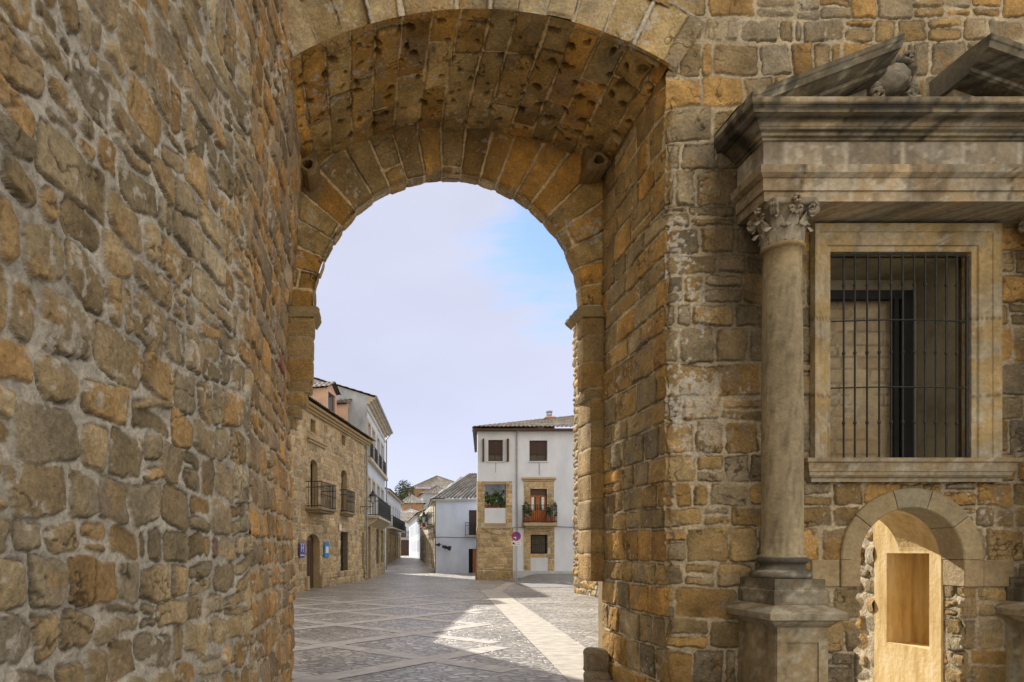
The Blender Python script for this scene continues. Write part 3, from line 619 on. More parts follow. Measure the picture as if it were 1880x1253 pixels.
# ---------------------------------------------------------------- front wall right of the gate (and above it)
WX0, WX1, WZ0, WZ1 = 4.40, 5.735, 2.47, 4.42          # window opening
DCX, DR, DZS = 5.185, .49, 1.51                        # doorway centre, radius, springing
def build_front_wall():
    t = thing('masonry_wall', (4.8, D1, 0), 'coursed rubble sandstone wall with window and small doorway right of the gateway', 'wall')
    xs = np.linspace(XR-.005, 8.2, 640); zs = np.linspace(-.05, 7.3, 860); X, Z = np.meshgrid(xs, zs, indexing='ij')
    U = X-XR+.0
    def wsc(u): return 1.0 if u < .1 else (.62 if u > .55 else .8)
    m = masonry(U, Z, 32, courses=CRS, ws=(.32, .62), mort=.018, rad=(.010, .035), warp=.035, wsc=1.8, split=.22, tilt=.07, jig=.016, shrink=.016, wscale=wsc, vsplit=.1)
    far = sstep(.5, .9, U)
    h = stoneheight(m, U, Z, 32, depth=.019, bulge=.2, offs=.010, rough=.022, edge=.015)
    c1 = stonecol(m, U, Z, 32, WARM*1.06, (.47, .395, .27), var=.5, lime=-.10)
    limey = sstep(.9, .2, U)*sstep(1.6, 3.2, Z)*sstep(5.9, 4.6, Z)
    l = sstep(.0, .06, fbm(U*24, Z*24, 3, 140)+.9*fbm(U*2.6, Z*2.6, 3, 141)-.22+.16*limey)[..., None]*.8*limey[..., None]
    c = c1*(1-l)+np.array((.56, .53, .46))*l
    # dark staining under the left return of the portal; darker towards the foot
    st = (1.25*sstep(.46, .10, np.abs(X-3.52))*sstep(2.4, 4.9, Z)*sstep(5.6, 5.0, Z))[..., None]*.85*(1+1.3*fbm(X*3, Z*3, 4, 150))[..., None]
    st2 = sstep(.85, .1, Z+.35*fbm(X*2, Z*2, 3, 151))[..., None]*.6
    for q in (st, st2): q = np.clip(q, 0, .85); c = c*(1-q)+np.array((.075, .055, .03))*q
    h = h-.035*sstep(.12, 0, U)**2*(1+fbm(Z*5, U*5, 3, 3)*2)
    Y = D1-h
    xm = (X[:-1, :-1]+X[1:, 1:])/2; zm = (Z[:-1, :-1]+Z[1:, 1:])/2
    hole = (xm > WX0-.06) & (xm < WX1+.06) & (zm > WZ0-.03) & (zm < WZ1+.06)
    hole |= (np.abs(xm-DCX) < DR+.08) & (zm < DZS) & (zm > DZS-.25)
    hole |= (np.abs(xm-DCX) < DR-.0+.02*np.sin(zm*23)+.015*np.sin(zm*51)) & (zm <= DZS-.25)
    hole |= (np.hypot(xm-DCX, zm-DZS) < DR+.08) & (zm >= DZS)
    ring = np.hypot(xm-XC, zm-ZO) < RB+.50
    ring &= (zm > 5.5) & (np.arctan2(xm-XC, zm-ZO) < TH+.005)
    grid('wall_face', np.stack([X, Y, Z], -1), c, M['stone'], t, mask=~(hole | ring))
    # strip above the vault
    xs = np.linspace(-1.5, XR+.02, 220); zs = np.linspace(6.3, 7.6, 120); X, Z = np.meshgrid(xs, zs, indexing='ij')
    m = masonry(X, Z, 33, hs=(.2, .3), ws=(.25, .5), mort=.026, rad=(.02, .055), warp=.03, split=.2, tilt=.06, jig=.018, shrink=.02)
    h = stoneheight(m, X, Z, 33, depth=.026); c = stonecol(m, X, Z, 33, WARM, (.44, .38, .27), var=.42)
    xm = (X[:-1, :-1]+X[1:, 1:])/2; zm = (Z[:-1, :-1]+Z[1:, 1:])/2
    grid('upper_wall', np.stack([X, D1-h, Z], -1), c, M['stone'], t, mask=np.hypot(xm-XC, zm-ZO) > RB+.50)
    # thickness: back of the wall, window reveal, blocking above
    mb = MB()
    B0, B1 = D1+.06, 7.25
    mb.box(W, 3.9, WX0-.05, B0, B1, 2.3, 9.2); mb.box(W, WX1+.05, 8.2, B0, B1, 2.3, 9.2)
    mb.box(W, WX0-.05, WX1+.05, B0, B1, WZ1+.05, 9.2); mb.box(W, -1.5, 3.9, B0, B0+.03, 7.2, 9.2)
    mb.box(W, 3.9, DCX-DR-.09, B0, B1, 0, 2.3)
    mb.box(W, DCX+DR+.09, 8.2, B0, 6.70, 0, 2.3); mb.box(W, DCX+DR+.40, 8.2, 6.71, B1, 0, 2.3); mb.box(W, DCX+DR+.09, DCX+DR+.40, 6.71, B1, 1.75, 2.3); mb.box(W, WX0-.05, WX1+.05, B0, B1, 2.3, WZ0-.06)
    n = 20
    for k in range(n):
        a0 = PI*k/n; a1 = PI*(k+1)/n; x0 = DCX-(DR+.09)*math.cos(a0); x1 = DCX-(DR+.09)*math.cos(a1)
        z = max(1.62, DZS+(DR+.09)*min(math.sin(a0), math.sin(a1))+.02)
        mb.box(W, x0, x1, B0, B1, z, 2.3)
    mb.box(W, XR-4.4, 8.2, D1+.02, D1+.05, 7.32, 9.2)
    mb.build('wall_core', M['stone_far'], t, col=(.32, .24, .13))
    return t
wall = build_front_wall()

# ---------------------------------------------------------------- portal: carved sandstone around the window
def weather(seed, base=(.33, .27, .175), grime=1.0, zdark=None, zrange=None):
    def f(co):
        u = co[:, 0]+co[:, 1]*.7; v = co[:, 2]
        c = np.tile(np.array(base, float), (len(co), 1))*(1+.8*fbm(u*2.5, v*2.5, 4, seed)[:, None])
        lic = sstep(.02, .12, fbm(u*4, v*6, 4, seed+1))[:, None]*.45; c = c*(1-lic)+np.array((.40, .39, .33))*lic
        sk = sstep(.05, .22, fbm(co[:, 0]*13+co[:, 1]*13, v*1.1, 3, seed+5)+.35*fbm(u*1.3, v*2, 2, seed+6))[:, None]*min(.75, .25+grime); c = c*(1-sk)+np.array((.07, .065, .05))*sk
        ch = sstep(.13, .17, fbm(u*16, v*16, 3, seed+9))[:, None]*.6; c = c*(1-ch)+np.array((.47, .44, .36))*ch
        g = grime*sstep(-.05-.14*grime, .10-.10*grime, fbm(u*1.6, v*9, 4, seed+2)+.4*fbm(u*12, v*12, 3, seed+3))[:, None]
        c = c*(1-g*.85)+np.array((.035, .033, .026))*g*.85
        return c
    return f
def subdiv(mb, step=.05):
    "cut long quads so the vertex colours have something to hang on"
    V = [Vector(v) for v in mb.v]; out = MB()
    for f in mb.f:
        if len(f) != 4: out.poly([V[i] for i in f]); continue
        a, b, c, d = (V[i] for i in f)
        nu = max(1, min(90, int(max((b-a).length, (c-d).length)/step+.5))); nv = max(1, min(90, int(max((d-a).length, (c-b).length)/step+.5)))
        g = [[(a.lerp(b, i/nu)).lerp(d.lerp(c, i/nu), j/nv) for j in range(nv+1)] for i in range(nu+1)]
        i0 = len(out.v)
        for r in g: out.v += [tuple(p) for p in r]
        for i in range(nu):
            for j in range(nv):
                p = i0+i*(nv+1)+j; out.f.append((p, p+nv+1, p+nv+2, p+1))
    return out
def mould(mb, prof, x0, x1, back, retl=True, retr=True, m0=0, m1=0, tr=None):
    "run a moulding profile [(projection, z)] along the wall with mitred returns; tr maps points"
    tr = tr or (lambda p: p)
    for k in range(len(prof)-1):
        (pa, za), (pb, zb) = prof[k], prof[k+1]
        la, lb = (x0-pa, x0-pb) if retl else (x0, x0); ra, rb = (x1+pa, x1+pb) if retr else (x1, x1)
        mb.poly([tr(p) for p in ((la, back-pa, za), (ra, back-pa, za), (rb, back-pb, zb), (lb, back-pb, zb))])
        if retl: mb.poly([tr(p) for p in ((la, D1+.02, za), (la, back-pa, za), (lb, back-pb, zb), (lb, D1+.02, zb))])
        if retr: mb.poly([tr(p) for p in ((ra, back-pa, za), (ra, D1+.02, za), (rb, D1+.02, zb), (rb, back-pb, zb))])
    if retl: mb.poly([tr((x0-p, D1+.02, z)) for p, z in (prof[0], prof[-1])]+[tr((x0, D1+.02, prof[-1][1])), tr((x0, D1+.02, prof[0][1]))])
PCX = 5.0
def column(parent, cx, lab=None):
    "Corinthian column: shaft, capital, attic base"
    cy = 6.2; root = bpy.data.objects.new('column', None); C.objects.link(root); root.parent = parent; root.location = Vector((cx, cy, 0))-parent.location
    def add(mb, name, col, smooth=True):
        me_o = subdiv(mb, .04).build(name, M['moulded'], root, smooth=smooth, col=col, local=True); return me_o
    # shaft with swelling
    z0, z1 = 1.56, 4.30; n = 40; mb = MB(); prof = []
    for k in range(29):
        u = k/28; z = z0+(z1-z0)*u; r = .168-.014*u**2
        
        prof.append((r, z))
    prof = [(.192, z0-.03), (.192, z0-.005), (.175, z0+.0)]+prof+[(.157, z1), (.172, z1+.01), (.182, z1+.025), (.172, z1+.045), (.155, z1+.05)]
    i0 = 0
    for r, z in prof:
        for j in range(n):
            a = 2*PI*j/n; rr = r*(1+.012*float(fbm(np.array([a*2]), np.array([z*3]), 2, 4)[0])); mb.v.append((rr*math.cos(a), rr*math.sin(a), z))
    for k in range(len(prof)-1):
        for j in range(n): mb.f.append((k*n+j, k*n+(j+1) % n, (k+1)*n+(j+1) % n, (k+1)*n+j))
    def sc(co):
        a = np.arctan2(co[:, 1], co[:, 0]); z = co[:, 2]
        c = np.array((.31, .26, .165))*(1+.7*fbm(a*1.6, z*2.2, 5, 200)[:, None])*(1+.35*fbm(a*6, z*.6, 3, 205)[:, None]); pk = sstep(.12, .17, fbm(a*7, z*35, 3, 206))[:, None]*.5; c = c*(1-pk)+np.array((.12, .10, .07))*pk
        o = np.clip(sstep(4.0, 4.38, z)*1.0, 0, 1)[:, None]*.5; c = c*(1-o)+np.array((.36, .24, .10))*o
        b = (np.exp(-((z-4.17)/.02)**2)*sstep(-.2, .2, fbm(a*3, z*9, 3, 201)+.1))[:, None]*.6; c = c*(1-b)+np.array((.50, .42, .2))*b
        return c
    mb.build('shaft', M['moulded'], root, smooth=True, col=sc, local=True)
    # base
    mb = MB(); pr = [(.19, 1.56), (.235, 1.535)]
    for k in range(9): a = PI/2-PI*k/8; pr.append((.235+.028*math.cos(a), 1.508+.027*math.sin(a)))
    pr += [(.225, 1.47), (.222, 1.455), (.24, 1.425)]
    for k in range(9): a = PI/2-PI*k/8; pr.append((.258+.042*math.cos(a), 1.38+.038*math.sin(a)))
    pr += [(.25, 1.34), (.25, 1.338)]
    pr = [(r*.80, z) for r, z in pr]; mb.lathe((0, 0, 0), pr[::-1], 40)
    mb.build('base', M['moulded'], root, smooth=True, col=weather(210, (.24, .22, .18), .75), local=True)
    # capital: bell, two tiers of acanthus leaves, volutes, abacus
    mb = MB(); zb = z1+.055; H = 4.70-zb
    bell = [(.158, 0), (.150, .1*H), (.148, .45*H), (.16, .7*H), (.205, .88*H), (.215, .9*H)]
    mb.lathe((0, 0, zb), bell, 32)
    def leaf(a, h, w, r0, out, curl):
        rows = 9; cols = 7; i = len(mb.v)
        for r in range(rows):
            u = r/(rows-1)
            rad = r0+.018+out*1.15*u**3; z = zb+h*min(u*1.12, 1)-curl*max(0, u-.8)*.28
            ww = w*(.85+.35*math.sin(PI*u))*math.sqrt(max(0.02, 1-max(0, (u-.55)/.46)**2))
            for c in range(cols):
                s = (c/(cols-1)-.5)*2; lob = 1+.10*math.sin(u*22)*(abs(s) > .9)
                aa = a+s*ww*lob/rad/2*1.0; rr = rad+.022*(1-abs(s))-.018*abs(math.sin(s*PI*1.5))*(1-.3*u)
                mb.v.append((rr*math.cos(aa), rr*math.sin(aa), z-abs(s)*.012))
        for r in range(rows-1):
            for c in range(cols-1): p = i+r*cols+c; mb.f.append((p, p+1, p+cols+1, p+cols))
    for k in range(8): leaf(2*PI*k/8+PI/8, .46*H, .135, .160, .075, 1)
    for k in range(8): leaf(2*PI*k/8, .74*H, .115, .156, .095, 1)
    for k in range(4):                              # corner volutes
        a = PI/4+k*PI/2; pts = []
        for q in range(8):
            u = q/7; pts.append(((.18+.11*u**1.6)*math.cos(a), (.18+.11*u**1.6)*math.sin(a), zb+H*(.45+.42*u)))
        mb.tube(pts, [.018]*7+[.022], 8)
        ce = Vector(((.278)*math.cos(a), (.278)*math.sin(a), zb+.76*H)); ax = Vector((-math.sin(a), math.cos(a), 0)); ux = Vector((math.cos(a), math.sin(a), 0))
        sp = []; rad = []
        for q in range(22):
            u = q/21; an = PI*.5-u*PI*3.6; R_ = .052*(1-u*.82); sp.append(ce+ux*math.cos(an)*R_+Vector((0, 0, 1))*math.sin(an)*R_); rad.append(.017*(1-.4*u))
        for off in (-.022, 0.0, .022): mb.tube([p+ax*off for p in sp], rad, 6)
    for k in range(4):                              # little helices and a flower on every side
        a = k*PI/2
        for sg in (-1, 1):
            pts = []
            for q in range(14):
                u = q/13; an = -PI/2+u*PI*2.6; R_ = .036*(1-.75*u); cx_ = .045+.0*u
                s = sg*(cx_-math.cos(an)*R_); z = zb+.72*H+math.sin(an)*R_
                pts.append((.232*math.cos(a)-s*math.sin(a), .232*math.sin(a)+s*math.cos(a), z))
            mb.tube(pts, .012, 6)
        c0 = Vector((.262*math.cos(a), .262*math.sin(a), zb+.95*H)); uu = Vector((-math.sin(a), math.cos(a), 0))
        for q in range(6):
            an = 2*PI*q/6; p = c0+uu*math.cos(an)*.028+Vector((0, 0, 1))*math.sin(an)*.028; mb.tube([p-Vector((math.cos(a), math.sin(a), 0))*.02, p+Vector((math.cos(a), math.sin(a), 0))*.018], [.02, .012], 6)
    # abacus with hollow sides
    n = 48; i = len(mb.v)
    for z, e in ((zb+.88*H, -.01), (zb+.93*H, .0), (zb+H, .012)):
        for j in range(n):
            a = 2*PI*j/n; sq = .235/max(abs(math.cos(a)), abs(math.sin(a))); r = min(sq*(1-.10*math.cos(2*(a-0))**2*1.0), .315)+e; mb.v.append((r*math.cos(a), r*math.sin(a), z))
    for r in range(2):
        for j in range(n): mb.f.append((i+r*n+j, i+r*n+(j+1) % n, i+(r+1)*n+(j+1) % n, i+(r+1)*n+j))
    mb.f.append(tuple(i+j for j in range(n-1, -1, -1)))
    mb.v = [(x*.86, y*.86, z) for x, y, z in mb.v]
    mb.build('capital', M['moulded'], root, smooth=True, col=weather(220, (.36, .30, .21), .30), local=True)
    return root
def dark_banded(seed, base, bands, amt):  # weathered stone with dark bands by height and a darker left return
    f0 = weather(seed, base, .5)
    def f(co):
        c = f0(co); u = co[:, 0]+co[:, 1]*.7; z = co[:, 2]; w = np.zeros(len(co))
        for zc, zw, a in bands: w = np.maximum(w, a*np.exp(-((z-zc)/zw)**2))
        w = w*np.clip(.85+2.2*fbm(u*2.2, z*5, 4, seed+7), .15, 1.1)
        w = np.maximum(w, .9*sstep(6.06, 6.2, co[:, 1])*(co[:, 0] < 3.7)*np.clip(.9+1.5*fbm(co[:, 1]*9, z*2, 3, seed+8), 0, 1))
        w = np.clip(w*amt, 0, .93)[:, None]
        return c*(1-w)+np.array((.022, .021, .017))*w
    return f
def build_portal():
    t = thing('window_portal', (PCX, 6.2, 0), 'weathered classical stone portal with columns and broken pediment framing the barred window', 'portal')
    XA, XB = 3.55, 6.57
    # entablature
    mb = MB(); mould(mb, [(.0, 4.70), (.0, 4.785), (.018, 4.79), (.018, 4.895), (.03, 4.90), (.06, 4.93), (.065, 4.995), (.0, 5.0)], XA+.0, XB, 6.07)
    mb.poly([(XA, D1+.02, 4.70), (XB, D1+.02, 4.70), (XB, 6.07, 4.70), (XA, 6.07, 4.70)])
    def jointed(f, gap, off):
        def g(co):
            c = f(co); q = ((co[:, 0]+off) % gap)-gap/2; return np.where((np.abs(q+.006*np.sin(co[:, 2]*60)) < .007)[:, None], c*.35, c*(1+.22*np.sin(np.floor((co[:, 0]+off)/gap+.5)*2.7)[:, None]))
        return g
    subdiv(mb, .02).build('architrave', M['moulded'], t, col=jointed(weather(230, (.37, .285, .175), .12), .93, .31))
    mb = MB(); mould(mb, [(.0, 5.0), (.0, 5.235)], XA, XB, 6.08)
    def fr(co):
        c = weather(231, (.34, .29, .215), .05)(co); u = co[:, 0]+co[:, 1]
        j = (np.abs(((u+.3) % .52)-.26) < .012)[:, None]
        return np.where(j, np.array((.46, .42, .35)), c*(1+.25*np.sin(np.floor((u+.3+.26)/.52)*2.3)[:, None]))
    subdiv(mb, .022).build('frieze', M['moulded'], t, col=fr)
    mb = MB(); mould(mb, [(.0, 5.215), (.02, 5.22), (.02, 5.25), (.045, 5.255), (.05, 5.28), (.075, 5.30), (.08, 5.325), (.09, 5.33), (.105, 5.36), (.165, 5.395), (.175, 5.40), (.20, 5.405), (.21, 5.475), (.215, 5.48), (.225, 5.50), (.23, 5.555), (.0, 5.575)], XA-.0, XB, 6.08-.0)
    mb.v = [(x, y, 5.235+(z-5.215)*.74) for x, y, z in mb.v]
    # deepen so the crown reaches the measured projection
    subdiv(mb, .018).build('cornice', M['moulded'], t, col=jointed(dark_banded(232, (.38, .31, .19), [(5.415, .032, 1), (5.36, .014, .8), (5.295, .011, .85), (5.25, .014, .9)], 1.05), .78, .1))
    # broken raking cornices: sheared cornice pieces, mitred on the outer side
    def rake(side):
        mb = MB(); pr = [(.0, .02), (.03, .03), (.035, .06), (.10, .075), (.15, .10), (.17, .11), (.205, .115), (.215, .165), (.225, .175), (.23, .215), (.0, .235)]
        xo, xi = (XA, 4.63) if side < 0 else (XB, 5.37)
        sl = (6.07-5.575)/(4.62-3.33)*(1 if side < 0 else 1.31/1.43)
        def tr(p):
            x, y, z = p; d = (x-(XA-.23)) if side < 0 else ((XB+.23)-x)
            return (x, y, 5.315+z+d*sl*1.0)
        lo = min(xo, xi); hi = max(xo, xi)
        mould(mb, pr, lo, hi, 6.08, retl=side < 0, retr=side > 0, tr=tr)
        # cut end
        e = xi
        mb.poly([tr((e, 6.08-p, z)) for p, z in pr]+[tr((e, D1+.02, pr[-1][1])), tr((e, D1+.02, pr[0][1]))])
        mb.poly([tr((lo if side > 0 else lo, 6.08, .02)), tr((hi, 6.08, .02)), tr((hi, D1, .02)), tr((lo, D1, .02))])
        mb.poly([tr((lo-.23*(side < 0), 6.08, .235)), tr((hi+.23*(side > 0), 6.08, .235)), tr((hi+.23*(side > 0), D1, .235)), tr((lo-.23*(side < 0), D1, .235))])
        o = subdiv(mb, .03).build('raking_cornice', M['moulded'], t, col=weather(240+side, (.35, .295, .19), .75))
        # tympanum behind
        mb = MB(); zt = lambda x: 5.315+.03+((x-(XA-.23)) if side < 0 else ((XB+.23)-x))*sl
        pts = [(XA+.05, 5.50), (4.60, 5.50), (4.60, zt(4.60)), (XA+.05, max(5.51, zt(XA+.05)))] if side < 0 else [(5.40, 5.50), (XB-.05, 5.50), (XB-.05, max(5.51, zt(XB-.05))), (5.40, zt(5.40))]
        mb.prism(W, pts, 6.26, D1+.02)
        # lesser inner moulding on the tympanum
        e0, e1 = ((3.95, 4.50) if side < 0 else (5.5, 6.05))
        for q in range(3):
            o_ = .045*q; 
            if side < 0: pp = [(e0+o_*2, 5.517), (e1, zt(e1)-.12-o_), (e1, zt(e1)-.07-o_), (e0-.12+o_*2, 5.517)]
            else: pp = [(e1-o_*2, 5.517), (e1+.12-o_*2, 5.517), (e0, zt(e0)-.07-o_), (e0, zt(e0)-.12-o_)]
            mb.prism(W, pp, 6.20+q*.02, 6.265)
        subdiv(mb, .04).build('tympanum', M['moulded'], t, col=weather(250+side, (.32, .26, .17), .35))
    rake(-1); rake(1)
    # carved ornament in the gap: ball-like shield between scrolls
    mb = MB(); cx, cz = PCX-.03, 6.08; n = 20
    i0 = len(mb.v); rows = 12
    for r in range(rows+1):
        b = PI/2*r/rows
        for j in range(n):
            a = 2*PI*j/n; rr = .165*math.cos(b)*(1-.12*math.sin(a)+.03*math.sin(5*a)); mb.v.append((cx+rr*math.cos(a), 6.46-.14*math.sin(b), cz+rr*1.05*math.sin(a)))
    for r in range(rows):
        for j in range(n): mb.f.append((i0+r*n+j, i0+r*n+(j+1) % n, i0+(r+1)*n+(j+1) % n, i0+(r+1)*n+j))
    for sg in (-1, 1):
        pts = []; rad = []
        for q in range(26):
            u = q/25; an = -.6+u*2.6; R_ = .21; pts.append((cx+sg*math.cos(an)*R_, 6.42, cz+math.sin(an)*R_*1.1)); rad.append(.035+.018*math.sin(u*19))
        mb.tube(pts, rad, 9)
        pts = []
        for q in range(22):
            u = q/21; an = PI*.4+u*PI*3.0; R_ = .085*(1-.75*u); pts.append((cx+sg*(.17-math.cos(an)*R_), 6.40, cz-.20+math.sin(an)*R_*.8))
        mb.tube(pts, .028, 8)
        pts = []
        for q in range(18):
            u = q/17; an = PI*.1+u*PI*2.4; R_ = .07*(1-.7*u); pts.append((cx+sg*(.13+math.cos(an)*R_), 6.40, cz+.22+math.sin(an)*R_))
        mb.tube(pts, .03, 8)
    mb.tube([(cx-.22, 6.44, cz-.25), (cx, 6.41, cz-.28), (cx+.22, 6.44, cz-.25)], .035, 8)
    mb.tube([(cx-.05, 6.44, cz+.16), (cx, 6.40, cz+.26), (cx+.04, 6.44, cz+.30)], [.05, .04, .02], 8)
    mb.v = [(cx+(x-cx)*.92, y, 5.80+(z-5.80)*.82) for x, y, z in mb.v]; A_ = np.array(mb.v); e_ = np.stack([fbm(A_[:, 0]*18+k*9, A_[:, 2]*18+A_[:, 1]*11, 4, 400+k) for k in range(3)], -1)*.055; mb.v = [tuple(p) for p in (A_+e_)]
    mb.build('carved_shield', M['moulded'], t, smooth=True, col=weather(260, (.30, .25, .17), .45))
    # columns with pedestals
    for cx in (3.79, 6.33):
        column(t, cx)
        for nm in ('pedestal',):
            mb = MB(); x0, x1 = cx-.235, cx+.215; yb = 5.91
            pr = [(.10, -.02), (.10, .22), (.075, .235), (.05, .26), (.0, .275), (.0, .93), (.02, .945), (.045, .965), (.06, .985), (.11, 1.0), (.115, 1.055), (.10, 1.07), (.06, 1.095), (.0, 1.12)]
            mould(mb, pr, x0, x1, yb)
            mb.poly([(x0, yb, 1.12), (x1, yb, 1.12), (x1, D1, 1.12), (x0, D1, 1.12)])
            mb2 = MB(); mould(mb2, [(.012, 1.115), (.012, 1.24), (.0, 1.25), (.0, 1.345)], cx-.225, cx+.215, 5.935)
            mb2.poly([(cx-.225, 5.935, 1.345), (cx+.215, 5.935, 1.345), (cx+.215, D1, 1.345), (cx-.225, D1, 1.345)])
            # raised border of the panel
            for (a, b, c, d) in ((x0+.005, x1-.005, .80, .925), (x0+.005, x1-.005, .285, .34), (x0+.005, x0+.085, .34, .80), (x1-.085, x1-.005, .34, .80)):
                mb.box(W, a, b, yb-.016, yb+.004, c, d)
            p = subdiv(mb, .04).build('pedestal', M['moulded'], t, col=weather(270+int(cx), (.34, .275, .165), .16))
            subdiv(mb2, .03).build('plinth', M['moulded'], p, col=weather(280+int(cx), (.28, .24, .17), .55), local=True)
    # window frame: mitred mouldings around the opening
    mb = MB(); prf = [(0.0, .035), (.035, .035), (.04, .055), (.055, .06), (.12, .062), (.125, .075), (.155, .085), (.175, .085), (.18, .02)]
    X0, X1, Z0, Z1 = WX0, WX1, WZ0-.01, WZ1; yb = D1-.012
    prf = [(0, -.75)]+prf
    for k in range(len(prf)-1):
        (a, pa), (b, pb) = prf[k], prf[k+1]
        mb.poly([(X0-a, yb-pa, Z0), (X0-a, yb-pa, Z1+a), (X0-b, yb-pb, Z1+b), (X0-b, yb-pb, Z0)])
        mb.poly([(X1+a, yb-pa, Z1+a), (X1+a, yb-pa, Z0), (X1+b, yb-pb, Z0), (X1+b, yb-pb, Z1+b)])
        mb.poly([(X0-a, yb-pa, Z1+a), (X1+a, yb-pa, Z1+a), (X1+b, yb-pb, Z1+b), (X0-b, yb-pb, Z1+b)])
    mb.v = [(X1+(x-X1)*1.4 if x > X1+.001 else x, y if y < D1+.05 else 6.56, Z1+(z-Z1)*1.4 if z > Z1+.001 else z) for x, y, z in mb.v]
    def wf(co):
        c = weather(290, (.40, .30, .15), .06)(co); z = co[:, 2]
        for zz in (3.05, 3.78): c = np.where(((np.abs(z-zz) < .008) & (co[:, 2] < 4.4))[:, None], np.array((.2, .15, .08)), c)
        return c
    subdiv(mb, .03).build('window_frame', M['moulded'], t, col=wf)
    # sill
    mb = MB(); mould(mb, [(.0, 2.24), (.0, 2.275), (.03, 2.285), (.045, 2.30), (.05, 2.33), (.06, 2.335), (.075, 2.41), (.095, 2.42), (.10, 2.455), (.0, 2.468)], 4.20, 6.0, 6.42, retr=True)
    subdiv(mb, .03).build('sill', M['moulded'], t, col=weather(300, (.38, .30, .18), .14))
    return t
portal = build_portal()

def build_grille():
    t = thing('window_grille', (5.05, 6.38, 2.47), 'black wrought iron grille with knotted bars in the portal window', 'grille')
    x0, x1 = WX0+.03, WX1-.02; n = 12
    def bow(x): return D1-.03-.05*math.sin(PI*(x-x0)/(x1-x0))
    for k in range(n):
        u = k/(n-1); x = x0+.09+(x1-x0-.10)*u if k else x0+.10
        y = bow(x); mb = MB(); mb.tube([(x, y, 2.474), (x, y, 4.38)], .0085 if k < n-1 else .013, 8)
        for z in (2.80, 3.46, 4.10): mb.lathe((x, y, z), [(.008, -.02), (.013, -.010), (.0145, 0), (.013, .010), (.008, .02)], 10)
        mb.build('bar', M['iron'], t)
    for z in (3.13, 3.76, 4.385):
        mb = MB(); pts = [(x0+(x1-x0)*k/16-.02, bow(x0+(x1-x0)*k/16)-.012*(z < 4.3), z) for k in range(17)]; mb.tube(pts, .007 if z < 4.3 else .011, 6); mb.build('rail', M['iron'], t)
build_grille()
def build_window_inside():
    t = thing('inner_window', (5.05, 6.9, 2.47), 'black framed window set deep in the plastered recess behind the grille', 'window')
    mb = MB(); x0, x1, z0, z1 = WX0-.04, WX1+.005, WZ0-.05, WZ1+.01
    q = MB(); y0, y1 = 6.57, 7.02
    q.quad(W, (x1-.03, y0, z0), (x1-.06, y1, z0), (x1-.06, y1, z1), (x1-.03, y0, z1)); q.quad(W, (x0, y1, z0), (x0, y0, z0), (x0, y0, z1), (x0, y1, z1))
    q.quad(W, (x0, y0, z1-.02), (x1, y0, z1-.02), (x1, y1, z1-.05), (x0, y1, z1-.05)); q.quad(W, (x0, y1, z0+.03), (x1, y1, z0+.03), (x1, y0, z0+.03), (x0, y0, z0+.03))
    q.build('reveal', M['plaster_in'], t)
    fz = 4.16; fx = 5.40
    mb.box(W, x0, fx+.20, 6.96, 7.03, fz-.0, fz+.09); mb.box(W, fx+.08, fx+.20, 6.95, 7.03, z0, fz+.0); mb.box(W, fx-.0, fx+.045, 6.96, 7.02, z0, fz)
    mb.build('frame', M['black'], t)
    mb = MB(); mb.box(W, x0, x1, 7.035, 7.06, fz+.09, z1); mb.box(W, fx+.20, x1, 7.036, 7.06, z0, fz+.09); mb.build('lining', M['plaster_in'], t)
    # blocked opening of small blocks behind the frame
    xs = np.linspace(x0-.02, fx+.12, 130); zs = np.linspace(z0, fz+.06, 220); X, Z = np.meshgrid(xs, zs, indexing='ij')
    m = masonry(X, Z, 61, hs=(.10, .15), ws=(.16, .34), mort=.008, rad=(.01, .02), warp=.01, split=0, tilt=.01, jig=.004)
    h = stoneheight(m, X, Z, 61, depth=.003, offs=.001, rough=.003)*.5; c = stonecol(m, X, Z, 61, np.array([(.40, .33, .21), (.38, .31, .20), (.41, .34, .22)]), (.43, .36, .24), var=.12); c = c*.6+np.array((.38, .31, .2))*.4
    grid('block_infill', np.stack([X, 7.08-h, Z], -1), c, M['stone_far'], t)
build_window_inside()

